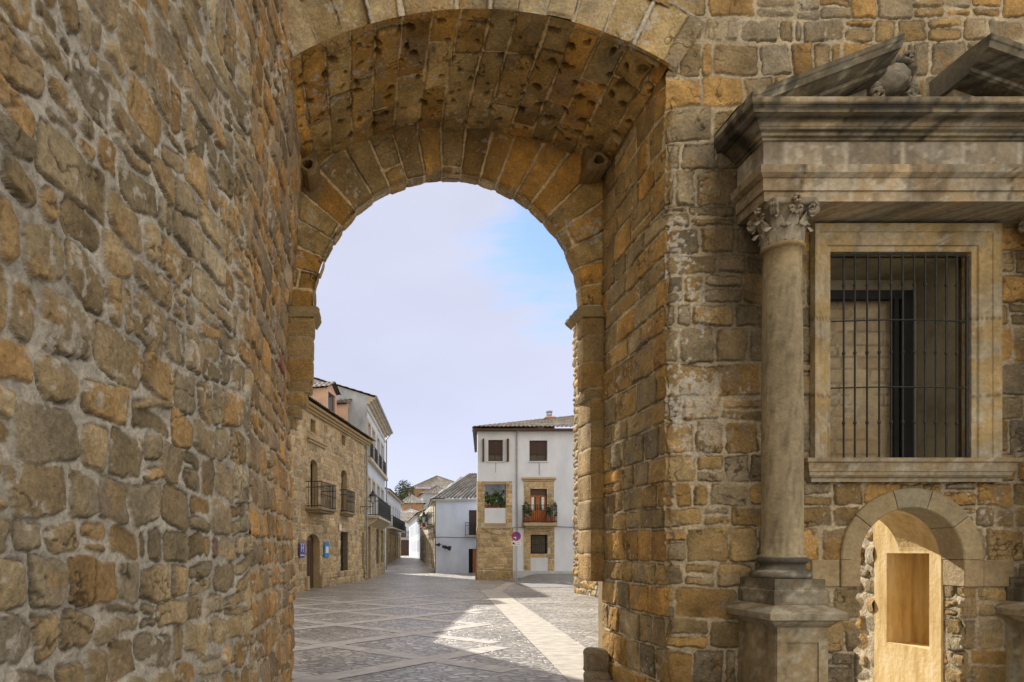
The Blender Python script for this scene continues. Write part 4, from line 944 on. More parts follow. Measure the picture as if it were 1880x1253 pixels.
def build_doorway():
    t = thing('arched_doorway', (DCX, D1, 0), 'small round arched doorway under the barred window opening onto a sunlit ochre passage', 'doorway')
    # smooth ring of voussoirs, standing proud
    ang = [0, 38, 74, 106, 142, 180]; r0, r1 = DR, DR+.185
    cols = [(.33, .26, .15), (.34, .27, .155), (.30, .27, .185), (.33, .275, .17), (.35, .28, .165)]
    for k in range(5):
        mb = MB(); a0 = math.radians(ang[k]+.4*(k > 0)); a1 = math.radians(ang[k+1]-.4*(k < 4)); n = 14
        i0 = 0
        for j in range(n+1):
            a = a0+(a1-a0)*j/n; cs, sn = math.cos(a), math.sin(a)
            for r, y in ((r0, 6.74), (r0, D1-.03), (r0+.01, D1-.04), (r1-.012, D1-.045), (r1, D1-.035), (r1, D1+.02)):
                mb.v.append((DCX-r*cs, y, DZS+r*sn))
        for j in range(n):
            for q in range(5): p = j*6+q; mb.f.append((p, p+6, p+7, p+1))
        mb.f.append(tuple(range(6))); mb.f.append(tuple(n*6+q for q in range(5, -1, -1)))
        subdiv(mb, .04).build('voussoir', M['moulded'], t, col=(lambda co, b=cols[k], s=k: np.array(b)*(1+.35*fbm(co[:, 0]*4+s, co[:, 2]*4, 4, 310)[:, None])))
    for sg in (-1, 1):
        mb = MB(); a, b = sorted((DCX+sg*(r0+0), DCX+sg*(r1))); mb.bbox(W, a, b, D1-.042, 6.71 if sg > 0 else 7.2, DZS-.26, DZS-.004, .008)
        if sg > 0: mb.bbox(W, b+.006, b+.30, D1-.03, D1+.1, DZS-.26, DZS-.004, .008)
        else: mb.bbox(W, a-.27, a-.006, D1-.03, D1+.1, DZS-.26, DZS-.004, .008)
        subdiv(mb, .04).build('impost_block', M['moulded'], t, col=(lambda co: np.array((.34, .26, .15))*(1+.35*fbm(co[:, 0]*4, co[:, 2]*4, 4, 311)[:, None])))
    # rough reveal of the right side
    ys = np.linspace(D1-.02, 6.73, 40); zs = np.linspace(0, DZS-.25, 160); Y, Z = np.meshgrid(ys, zs, indexing='ij')
    m = masonry(Y, Z, 64, hs=(.12, .24), ws=(.15, .3), mort=.03, rad=(.03, .06), warp=.03, split=.1, tilt=.1, jig=.02)
    h = stoneheight(m, Y, Z, 64, depth=.022, rough=.02, offs=.012); c = stonecol(m, Y, Z, 64, WARM, (.46, .38, .25))
    edge = sstep(.24, .05, Y-D1)
    grid('reveal', np.stack([DCX+DR+.02-h*edge-.01*(1-edge), Y, Z], -1), c, M['stone'], t, mask=None)
build_doorway()
def build_passage():
    t = thing('passage_wall', (5.68, 7.4, 0), 'ochre plastered passage wall with a tall recessed niche seen through the small doorway', 'wall')
    X = DCX+DR-.004; X = 5.672
    y0, y1 = 7.0, 7.60; NY0, NY1, NZ0, NZ1 = 6.86, 7.42, .60, 1.565
    mb = MB()
    ysb = [6.72, NY0, NY1, 7.60]; zsb = [0, NZ0, NZ1, 3.2]
    for i in range(3):
        for j in range(3):
            if i == 1 and j == 1: continue
            zt_ = zsb[j+1] if j < 2 else 1.9
            mb.poly([(X, ysb[i+1], zsb[j]), (X, ysb[i], zsb[j]), (X, ysb[i], zt_), (X, ysb[i+1], zt_)])
    mb.poly([(X+.002, 7.62, 1.7), (X+.002, 7.26, 1.7), (X+.002, 7.26, 3.2), (X+.002, 7.62, 3.2)])
    mb.poly([(X, 6.72, 0), (X+.03, 6.70, 0), (X+.03, 6.70, 1.6), (X, 6.72, 1.6)])
    v_ = MB()
    for k in range(24):
        a0, a1 = .125+(PI-.25)*k/24, .125+(PI-.25)*(k+1)/24; r = DR+.004
        v_.poly([(DCX-r*math.cos(a0), 6.735, DZS+r*math.sin(a0)), (DCX-r*math.cos(a1), 6.735, DZS+r*math.sin(a1)), (DCX-r*math.cos(a1), 7.25, DZS+r*math.sin(a1)), (DCX-r*math.cos(a0), 7.25, DZS+r*math.sin(a0))])
    v_.build('plaster_vault', M['plaster'], t, smooth=True)
    mb.poly([(X, 7.6, 0), (X, 7.6, 3.2), (X+.05, 7.62, 3.2), (X+.05, 7.62, 0)])
    o = mb.build('plaster_face', M['plaster'], t)
    mb = MB(); D_ = .27
    mb.poly([(X+D_, NY1, NZ0), (X+D_, NY0, NZ0), (X+D_, NY0, NZ1), (X+D_, NY1, NZ1)])
    mb.poly([(X, NY0, NZ0), (X, NY1, NZ0), (X+D_, NY1, NZ0), (X+D_, NY0, NZ0)]); mb.poly([(X, NY0, NZ1), (X, NY1, NZ1), (X+D_, NY1, NZ1), (X+D_, NY0, NZ1)])
    mb.poly([(X, NY0, NZ0), (X+D_, NY0, NZ0), (X+D_, NY0, NZ1), (X, NY0, NZ1)]); mb.poly([(X, NY1, NZ0), (X+D_, NY1, NZ0), (X+D_, NY1, NZ1), (X, NY1, NZ1)])
    mb.build('niche', M['plaster'], t)
    ys = np.linspace(7.60, 9.6, 150); zs = np.linspace(-.02, 3.2, 240); Y, Z = np.meshgrid(ys, zs, indexing='ij')
    m = masonry(Y, Z, 66, hs=(.14, .26), ws=(.16, .36), mort=.03, rad=(.03, .08), warp=.05, split=.15, tilt=.12, jig=.02, shrink=.02)
    h = stoneheight(m, Y, Z, 66, depth=.030, rough=.025, offs=.012); c = stonecol(m, Y, Z, 66, WARM*1.15, (.50, .42, .29))
    grid('rubble_face', np.stack([X+.02-h, Y, Z], -1), c, M['stone'], t)
    mb = MB(); mb.box(W, X+.31, 8.2, 7.26, 9.6, 0, 3.2); mb.build('core', M['plaster'], t)
build_passage()

# ================================================================== rough sunlit wall beyond the gate on the right
def build_far_wall():
    t = thing('rough_wall', (7.95, 24, 0), 'rough sunlit stone wall beyond the right side of the gateway', 'wall')
    ys = np.linspace(19.5, 25.6, 220); zs = np.linspace(-.1, 10.5, 330); Y, Z = np.meshgrid(ys, zs, indexing='ij')
    m = masonry(Y, Z, 81, hs=(.2, .4), ws=(.25, .6), mort=.03, rad=(.03, .1), warp=.06, split=.2, tilt=.1, jig=.03)
    h = stoneheight(m, Y, Z, 81, depth=.07, rough=.06, offs=.03); c = stonecol(m, Y, Z, 81, WARM*1.1, (.50, .42, .30))
    grid('wall_face', np.stack([7.86-h, Y, Z], -1), c, M['stone_far'], t)
    xs = np.linspace(7.8, 9, 30); X, Z = np.meshgrid(xs, zs, indexing='ij')
    mb = MB(); mb.box(W, 7.88, 13, 19.5, 25.6, 0, 10.4); mb.build('core', M['stone_far'], t, col=(.4, .3, .17))
build_far_wall()

# ================================================================== building helpers
def holed(mb, fr, s0, s1, z0, z1, holes, d=0, rv=.2):
    S = sorted({s0, s1, *[h[0] for h in holes], *[h[1] for h in holes]}); Z = sorted({z0, z1, *[h[2] for h in holes], *[h[3] for h in holes]})
    S = [s for s in S if s0 <= s <= s1]; Z = [z for z in Z if z0 <= z <= z1]
    for i in range(len(S)-1):
        for j in range(len(Z)-1):
            sm, zm = (S[i]+S[i+1])/2, (Z[j]+Z[j+1])/2
            if any(h[0] < sm < h[1] and h[2] < zm < h[3] for h in holes): continue
            mb.quad(fr, (S[i], d, Z[j]), (S[i+1], d, Z[j]), (S[i+1], d, Z[j+1]), (S[i], d, Z[j+1]))
    for a, b, c, e in holes:
        mb.quad(fr, (a, d, c), (a, d-rv, c), (a, d-rv, e), (a, d, e)); mb.quad(fr, (b, d-rv, c), (b, d, c), (b, d, e), (b, d-rv, e))
        mb.quad(fr, (a, d, e), (a, d-rv, e), (b, d-rv, e), (b, d, e)); mb.quad(fr, (a, d-rv, c), (a, d, c), (b, d, c), (b, d-rv, c))
def rectpx(fr, x0, y0, x1, y1):
    "pixel rectangle on the facade, heights taken at its middle"
    a = fr.hit(x0); b = fr.hit(x1); xm = (x0+x1)/2; return (min(a, b), max(a, b), fr.hit(xm, y1)[1], fr.hit(xm, y0)[1])
def body(parent, fr, L, depth, h, mat, rv=.2, z0=-.3, s0=0):
    mb = MB(); mb.box(fr, s0, L, -depth, -rv-.003, z0, h)
    mb.quad(fr, (s0, -rv, z0), (s0, 0, z0), (s0, 0, h), (s0, -rv, h)); mb.quad(fr, (L, 0, z0), (L, -rv, z0), (L, -rv, h), (L, 0, h)); mb.quad(fr, (s0, 0, h), (L, 0, h), (L, -rv, h), (s0, -rv, h))
    return mb.build('body', mat, parent)
def tiles(name, parent, p00, p10, p11, p01, wide=.24, row=.38, seed=1, base=(.15, .14, .125), amp=.045):
    "barrel tiled roof patch; p00-p10 is the eave, p01-p11 the ridge"
    p00, p10, p11, p01 = [np.array(p, float) for p in (p00, p10, p11, p01)]
    Lu = max(np.linalg.norm(p10-p00), np.linalg.norm(p11-p01)); Lv = max(np.linalg.norm(p01-p00), np.linalg.norm(p11-p10))
    nt = max(2, int(Lu/wide)); nr = max(2, int(Lv/row)); nu = nt*6+1; nv = nr*3+1
    u = np.linspace(0, 1, nu); v = np.linspace(0, 1, nv); Uu, Vv = np.meshgrid(u, v, indexing='ij')
    P = ((1-Uu)*(1-Vv))[..., None]*p00+(Uu*(1-Vv))[..., None]*p10+(Uu*Vv)[..., None]*p11+((1-Uu)*Vv)[..., None]*p01
    nrm = np.cross(p10-p00, p01-p00) if np.linalg.norm(p10-p00) > .1 else np.cross(p11-p01, p01-p00)
    nrm = nrm/np.linalg.norm(nrm); nrm = nrm*(1 if nrm[2] > 0 else -1)
    ph = Uu*nt; rowf = Vv*nr
    h = amp*(np.abs(np.sin(ph*PI))**.8)+.03*(1-(rowf % 1))+.02*fbm(Uu*nt*.7, Vv*nr*.7, 2, seed)
    P = P+h[..., None]*nrm
    ti = np.floor(ph).astype(int); ri = np.floor(rowf+1e-6).astype(int); T = _tab(seed+3)
    c = np.array(base)*(1+.7*(T[ti & 255, ri & 255]-.5))[..., None]*(1+.8*fbm(Uu*nt*.4, Vv*nr*.5, 3, seed+5))[..., None]
    o_ = (T[(ti+50) & 255, ri & 255] > .8)[..., None]*.35; c = c*(1-o_)+np.array((.26, .17, .11))*o_
    c = c*np.where(np.abs(np.sin(ph*PI)) < .25, .6, 1.)[..., None]
    return grid(name, P, c, M['tiles'], parent)
def railing(parent, fr, s0, s1, dout, z0, z1, step=.13, mat='iron', r=.012, name='railing', sides=True):
    mb = MB()
    def rail(z, rr):
        pts = ([fr.pt(s0, 0, z)] if sides else [])+[fr.pt(s0, dout, z), fr.pt(s1, dout, z)]+([fr.pt(s1, 0, z)] if sides else [])
        for a, b in zip(pts[:-1], pts[1:]): mb.tube([a, b], rr, 5)
    for z in (z0+.06, z0+(z1-z0)*.78, z1): rail(z, r*1.3)
    n = max(2, int((s1-s0)/step))
    for k in range(n+1):
        s = s0+(s1-s0)*k/n; mb.tube([fr.pt(s, dout, z0), fr.pt(s, dout, z1)], r*.8, 4)
        if k % 2 == 0: mb.lathe(fr.pt(s, dout, (z0+z1)/2), [(r*.8, -.03), (r*2, 0), (r*.8, .03)], 5)
    if sides:
        for s in (s0, s1):
            m = max(1, int(dout/step))
            for k in range(1, m): mb.tube([fr.pt(s, dout*k/m, z0), fr.pt(s, dout*k/m, z1)], r*.8, 4)
    return mb.build(name, M[mat], parent)
def window(parent, fr, h, rv=.2, mat='glass', frame='brownwood', name='window', mull=1, bars=1, ins=.05):
    a, b, c, e = h; mb = MB(); w = min(.07, (b-a)*.14)
    mb.box(fr, a, b, -rv+.002, -rv+.05, c, c+w); mb.box(fr, a, b, -rv+.002, -rv+.05, e-w, e)
    mb.box(fr, a, a+w, -rv+.002, -rv+.05, c+w, e-w); mb.box(fr, b-w, b, -rv+.002, -rv+.05, c+w, e-w)
    for k in range(mull):
        s = a+(b-a)*(k+1)/(mull+1); mb.box(fr, s-w/2, s+w/2, -rv+.002, -rv+.045, c+w, e-w)
    for k in range(bars):
        z = c+(e-c)*(k+1)/(bars+1); mb.box(fr, a+w, b-w, -rv+.002, -rv+.04, z-w/3, z+w/3)
    o = mb.build(name, M[frame], parent)
    g = MB(); g.box(fr, a+w*.5, b-w*.5, -rv+.004, -rv+.02, c+w*.5, e-w*.5); g.build('pane', M[mat], o, local=True)
    return o
def leaves(name, mat, parent, c, r, n, size, seed=0, flat=None, shape=None):
    rg = np.random.RandomState(seed); mb = MB()
    cl = rg.randn(max(4, n//25), 3)*.45
    for k in range(n):
        q = cl[rg.randint(len(cl))]+rg.randn(3)*.22; l = np.linalg.norm(q)
        if l > 1: q /= l*rg.uniform(1, 1.25)
        p = np.array(c)+q*np.array(r); a = rg.randn(3); a /= np.linalg.norm(a); b = np.cross(a, rg.randn(3)); b /= np.linalg.norm(b); s = size*rg.uniform(.6, 1.4)
        mb.poly([p-a*s, p-b*s*.45, p+a*s, p+b*s*.45])
    return mb.build(name, M[mat], parent, local=parent is not None and parent.type != 'EMPTY')
def text_mesh(txt, size, fr, s, z, d, mat, parent, name='lettering', align='CENTER'):
    cu = bpy.data.curves.new('t', 'FONT'); cu.body = txt; cu.size = size; cu.align_x = align; cu.align_y = 'CENTER'; cu.extrude = .002
    o = bpy.data.objects.new('t', cu); C.objects.link(o); bpy.context.view_layer.update()
    me = bpy.data.meshes.new_from_object(o.evaluated_get(bpy.context.evaluated_depsgraph_get())); bpy.data.objects.remove(o); bpy.data.curves.remove(cu)
    # letters must run left to right for the viewer
    sg = 1
    for v in me.vertices: x, y, zz = v.co; v.co = fr.pt(s+x*sg, d+zz, z+y)
    me.name = name; return link(name, me, mat, parent, local=parent.type != 'EMPTY')
SAND = np.array([(.40, .31, .18), (.43, .33, .19), (.37, .29, .17), (.44, .35, .22), (.41, .30, .15), (.35, .28, .18)])
def stone_facade(name, parent, fr, s0, s1, z0, z1, holes, seed, step=.034, hs=(.24, .36), ws=(.35, .75), pal=SAND, mortar=(.52, .45, .32), depth=.018, d=0):
    nu = int((s1-s0)/step)+2; nv = int((z1-z0)/step)+2
    ss = np.linspace(s0, s1, nu); zs = np.linspace(z0, z1, nv)
    for a, b, c, e in holes:                       # snap the grid lines to the openings
        for v in (a, b): ss[np.argmin(np.abs(ss-v))] = v if s0 < v < s1 else ss[np.argmin(np.abs(ss-v))]
        for v in (c, e): zs[np.argmin(np.abs(zs-v))] = v if z0 < v < z1 else zs[np.argmin(np.abs(zs-v))]
    S, Z = np.meshgrid(ss, zs, indexing='ij')
    m = masonry(S, Z, seed, hs=hs, ws=ws, mort=.028, rad=(.01, .04), warp=.02, split=.12, tilt=.03, jig=.012)
    h = stoneheight(m, S, Z, seed, depth=depth, offs=.006, rough=.01); c = stonecol(m, S, Z, seed, pal, mortar, var=.3, edge=.012)
    near = np.zeros(S.shape, bool)
    for a, b, c0, e in holes: near |= (S > a-1e-6) & (S < b+1e-6) & (Z > c0-1e-6) & (Z < e+1e-6)
    h = np.where(near, 0, h)
    p = fr.p0[None, None]+fr.t[None, None]*S[..., None]+fr.n[None, None]*(h+d)[..., None]
    sm = (S[:-1, :-1]+S[1:, 1:])/2; zm = (Z[:-1, :-1]+Z[1:, 1:])/2; keep = np.ones(sm.shape, bool)
    for a, b, c0, e in holes: keep &= ~((sm > a) & (sm < b) & (zm > c0) & (zm < e))
    return grid(name, np.concatenate([p, Z[..., None]], -1), c, M['stone_far'], parent, mask=keep)
def reveals(parent, fr, holes, rv=.3, col=(.36, .28, .16), name='reveal'):
    for a, b, c, e in holes:
        mb = MB()
        mb.quad(fr, (a, 0, c), (a, -rv, c), (a, -rv, e), (a, 0, e)); mb.quad(fr, (b, -rv, c), (b, 0, c), (b, 0, e), (b, -rv, e))
        mb.quad(fr, (a, 0, e), (a, -rv, e), (b, -rv, e), (b, 0, e)); mb.quad(fr, (a, -rv, c), (a, 0, c), (b, 0, c), (b, -rv, c))
        mb.build(name, M['stone_far'], parent, col=col)

# ================================================================== left: stone townhouse
def build_stone_house():
    fr = Fac((-3.5, 22.4), (.09, 36.55)); L = fr.len; H = 7.45
    t = thing('stone_townhouse', (fr.pt(L/2, 0, 0)), 'sandstone townhouse with two iron balconies and pink dormers left of the street', 'house')
    R = lambda *a: rectpx(fr, *a)
    sw = [R(570, 771, 579, 794), R(627, 799.5, 634, 818)]
    bw = [R(570, 845, 583, 934), R(626.5, 864, 637, 941)]
    door = R(563, 981, 587, 1082); door = (door[0], door[1], 0, door[3]); lw = R(625, 977, 639, 1049)
    side = R(664.5, 978, 668.5, 1062); side = (side[0], side[1], .1, side[3])
    holes = sw+bw+[door, lw, side]
    stone_facade('wall', t, fr, 0, L, -.1, H, holes, 101)
    reveals(t, fr, holes, .35)
    body(t, fr, L, 9, H, M['stone_far'], rv=.35).data
    paint(bpy.data.objects[[o.name for o in t.children if o.name.startswith('body')][0]].data, (.36, .28, .17))
    for h in sw: window(t, fr, h, .3, frame='lightwood', mull=0)
    for i, h in enumerate(bw):
        o = window(t, fr, h, .28, frame='black', mull=1, bars=2, name='balcony_door')
        # shallow arched head: spandrel pieces
        mb = MB(); a, b, c, e = h; n = 10
        for k in range(n):
            u0, u1 = k/n, (k+1)/n; f = lambda u: e-.16+.16*math.sqrt(max(0, 1-(2*u-1)**2))
            mb.prism(fr, [(a+(b-a)*u0, f(u0)), (a+(b-a)*u1, f(u1)), (a+(b-a)*u1, e+.004), (a+(b-a)*u0, e+.004)], -.25, -.006)
        mb.build('arch_head', M['stone_far'], t, col=(.40, .31, .18))
    # balconies
    for i, (x0, x1, yb, yt) in enumerate(((560, 590, 946, 889), (623, 638.5, 949, 906))):
        a, b = fr.hit(x0), fr.hit(x1); xm = (x0+x1)/2; zb = fr.hit(xm, yb-7)[1]+.0; out = .65 if i == 0 else .35
        h = bw[i]; zb = h[2]-.02; 
        mb = MB(); mb.bbox(fr, a, b, .006, out+.05, zb-.10, zb, .02); mb.bbox(fr, a+.06, b-.06, .006, out-.04, zb-.19, zb-.105, .02)
        mb.build('balcony_slab', M['stone_far'], t, col=(.25, .20, .13))
        railing(t, fr, a+.04, b-.04, out, zb+.005, zb+1.02, .12, r=.014)
    mb = MB(); a, b, c, e = R(562, 803, 596, 818); zc = fr.hit(579, 812)[1]
    mb.bbox(fr, a, b, .005, .16, zc-.02, zc+.07, .015); mb.bbox(fr, a+.08, b-.08, .005, .10, zc-.12, zc-.022, .015); mb.build('ledge', M['stone_far'], t, col=(.40, .32, .2))
    # door leaf, jambs
    mb = MB(); a, b, c, e = door; mb.box(fr, a+.04, b-.04, -.33, -.27, 0, e-.25)
    for k in range(5): mb.box(fr, a+.09+k*(b-a-.2)/5, a+.06+(k+.8)*(b-a-.2)/5, -.27, -.255, .15, e-.4)
    mb.build('door', M['brownwood'], t)
    mb = MB(); n = 12
    for k in range(n):
        u0, u1 = k/n, (k+1)/n; f = lambda u: e-.32+.32*math.sqrt(max(0, 1-(2*u-1)**2))
        mb.prism(fr, [(a+(b-a)*u0, f(u0)), (a+(b-a)*u1, f(u1)), (a+(b-a)*u1, e+.004), (a+(b-a)*u0, e+.004)], -.25, -.006)
    for sgn, q in ((-1, a), (1, b)): m2 = MB(); m2.bbox(fr, min(q, q+sgn*.22), max(q, q+sgn*.22), .01, .14, 0, .55, .02); m2.build('door_base_stone', M['stone_far'], t, col=(.42, .33, .2))
    mb.build('door_surround', M['stone_far'], t, col=(.42, .33, .2))
    o = window(t, fr, lw, .3, frame='black', mull=1, bars=2)
    mb = MB(); a, b, c, e = lw
    for k in range(7): s = a+(b-a)*(k+.5)/7; mb.tube([fr.pt(s, -.03, c), fr.pt(s, -.03, e)], .012, 5)
    for k in range(6): z = c+(e-c)*(k+.5)/6; mb.tube([fr.pt(a, -.03, z), fr.pt(b, -.03, z)], .009, 5)
    mb.build('grille', M['iron'], t)
    mb = MB(); a, b, c, e = side; mb.box(fr, a+.01, b-.01, -.33, -.28, c, e); mb.build('door', M['brownwood'], t)
    # base course of rough blocks
    stone_facade('plinth', t, fr, 6.0, L-.1, -.1, .62, [(door[0]-.23, door[1]+.23, -1, 2), (side[0], side[1], -1, 2)], 103, hs=(.2, .35), ws=(.25, .55), depth=.05, d=.05)
    # cornice curved outwards, gutter of tile ends, roof
    mb = MB()
    for (d0, d1, z0, z1) in ((.006, .10, H-.34, H-.26), (.006, .19, H-.26, H-.16), (.006, .30, H-.16, H-.05)): mb.box(fr, -.1, L+.12, d0-.1, d1, z0, z1-.003)
    mb.build('cornice', M['stone_far'], t, col=(.40, .31, .18))
    tiles('roof', t, fr.pt(-.3, .46, H-.06), fr.pt(L+.25, .46, H-.06), fr.pt(L+.25, -5.4, H+2.15), fr.pt(-.3, -5.4, H+2.15), seed=5, base=(.17, .145, .12))
    mb = MB(); mb.prism(Fac((fr.p0[0], fr.p0[1]), (fr.p0[0]+fr.n[0], fr.p0[1]+fr.n[1])), [(-9, H-.05), (.4, H-.05), (-5.4, H+2.05)], 0, .02)
    for s in (0, L):
        mb.poly([fr.pt(s, .40, H-.05), fr.pt(s, -5.4, H+2.1), fr.pt(s, -9, H)])
    mb.poly([fr.pt(0, -5.4, H+2.12), fr.pt(L, -5.4, H+2.12), fr.pt(L, -9.3, H), fr.pt(0, -9.3, H)])
    mb.build('gable', M['stone_far'], t, col=(.38, .30, .2))
    # dormers: side cheek faces the gate
    for i, (xa, xb, yt, yb) in enumerate(((600, 618, 712, 757), (637, 647.5, 742, 778))):
        dd = -1.0; f2 = Fac(fr.pt(0, dd, 0)[:2], fr.pt(L, dd, 0)[:2]); a, b = f2.hit(xa), f2.hit(xb)
        za = f2.hit(xa, yb)[1]; zt = f2.hit(xa, yt)[1]; za = H+.3
        w = window
        q = thing  # part of the roof, so children of the house
        wh = (a+.22, b-.22, za+.16, zt-.12); mb = MB(); holed(mb, f2, a, b, za-.3, zt, [wh], 0, .12); 
        mb.box(f2, a, b, -2.6, -.123, za-.3, zt); mb.quad(f2, (a, 0, za-.3), (a, -.123, za-.3), (a, -.123, zt), (a, 0, zt)); mb.quad(f2, (b, -.123, za-.3), (b, 0, za-.3), (b, 0, zt), (b, -.123, zt))
        dm = mb.build('dormer', M['pink'], t)
        g = MB(); g.box(f2, wh[0], wh[1], -.11, -.09, wh[2], wh[3]); g.build('pane', M['glass'], dm, local=True)
        mm = (a+b)/2
        for (e0, e1) in ((a-.18, mm), (b+.18, mm)):
            r_ = tiles('dormer_roof', dm, f2.pt(e0, .2, zt-.02), f2.pt(e0, -2.8, zt-.02), f2.pt(e1, -2.8, zt+.42), f2.pt(e1, .2, zt+.42), seed=6+i, base=(.14, .125, .11)); r_.location = (0, 0, 0)
        g = MB(); g.poly([f2.pt(a, -.02, zt), f2.pt(b, -.02, zt), f2.pt(mm, -.02, zt+.36)]); g.build('dormer_gable', M['pink'], dm, local=True)
    tw = Fac((-6.2, 20.2), (-2.62, 20.2)); t2 = Fac((-2.62, 20.2), (-2.62, 20.9))  # unseen tower, added to shade the right jamb of the gateway
    o = MB(); o.box(tw, .02, tw.len-.02, -.7, -.02, 0, 14.6); tower = o.build('shade_tower', M['stone_far'], t, col=(.36, .28, .17))
    for f_, k in ((tw, 151), (t2, 152)): g_ = stone_facade('shade_tower_face', tower, f_, 0, f_.len, -.1, 14.6, [], k, step=.07); g_.location = (0, 0, 0)
    # small white box, downpipe, wall cables
    mb = MB(); s, z = fr.hit(622, 970); mb.bbox(fr, s-.12, s+.12, .03, .10, z-.12, z+.18, .01); mb.build('meter_box', M['signwhite'], t)
    mb = MB(); s = fr.hit(670.5); mb.tube([fr.pt(s-.1, .12, .1), fr.pt(s-.1, .12, H-.35)], .05, 8); mb.build('downpipe', M['pipe'], t)
    # hotel sign and blue panel
    for nm, lab, px, mat, cat in (('hotel_sign', 'violet blue hotel plaque with a white H on the stone townhouse', (547, 997, 556.5, 1024), 'signviolet', 'sign'), ('information_sign', 'light blue panel sign beside the townhouse door', (593, 996, 601, 1024), 'signcyan', 'sign')):
        a, b, c, e = R(*px); s = thing(nm, fr.pt((a+b)/2, .05, c), lab, cat); mb = MB(); mb.bbox(fr, a, b, .045, .075, c, e, .008); mb.build('panel', M[mat], s)
        if nm == 'hotel_sign':
            text_mesh('H', (b-a)*.75, fr, (a+b)/2, c+(e-c)*.62, .079, M['signwhite'], s, 'letter')
            mb = MB()
            for k in range(3): m2 = MB(); m2.box(fr, a+.1*(b-a)+k*.28*(b-a), a+.1*(b-a)+(k*.28+.2)*(b-a), .076, .080, c+(e-c)*.12, c+(e-c)*.2); m2.build('star', M['signwhite'], s)
            mb.box(fr, a+.03, b-.03, .0765, .080, e-.05, e-.035)
            mb.build('marking', M['signwhite'], s)
        else:
            mb = MB(); mb.box(fr, a+.25*(b-a), b-.12*(b-a), .0765, .081, c+(e-c)*.30, c+(e-c)*.72); mb.build('white_patch', M['signwhite'], s)
build_stone_house()

def lantern(loc, fr, s, z, reach, label, scale=1.0, group='wrought iron lanterns on the house walls'):
    p = fr.pt(s, 0, z); t = thing('wall_lantern', p, label, 'lantern', group)
    mb = MB(); c = Vector(fr.pt(s, reach, z+.12)); k = scale
    mb.tube([fr.pt(s, .0, z), fr.pt(s, reach, z)], .018*k, 6); mb.tube([fr.pt(s, .0, z-.35*k), fr.pt(s, reach*.5, z-.12*k), fr.pt(s, reach*.9, z)], .012*k, 6)
    mb.tube([fr.pt(s, .02, z-.4*k), fr.pt(s, .02, z+.12*k)], .02*k, 6); mb.tube([tuple(c-Vector((0, 0, .12))), tuple(c+Vector((0, 0, .06*k)))], .02*k, 6)
    mb.build('bracket', M['iron'], t)
    def ring(r, zz): return [(c.x+r*math.cos(PI/4+j*PI/2), c.y+r*math.sin(PI/4+j*PI/2), c.z+zz) for j in range(4)]
    g = MB(); a = ring(.105*k, .07*k); b = ring(.185*k, .50*k)
    for j in range(4): g.poly([a[j], a[(j+1) % 4], b[(j+1) % 4], b[j]])
    g.build('glass', M['lantern_glass'], t)
    mb = MB()
    for j in range(4): mb.tube([a[j], b[j]], .014*k, 5); mb.tube([a[j], a[(j+1) % 4]], .014*k, 5); mb.tube([b[j], b[(j+1) % 4]], .018*k, 5)
    mb.build('cage', M['iron'], t)
    mb = MB(); mb.lathe((c.x, c.y, c.z+.50*k), [(.27*k, -.01), (.265*k, .02*k), (.16*k, .13*k), (.10*k, .19*k), (.09*k, .26*k), (.05*k, .30*k), (.02*k, .34*k), (.03*k, .37*k), (.004, .42*k)], 12)
    mb.build('cap', M['iron'], t)

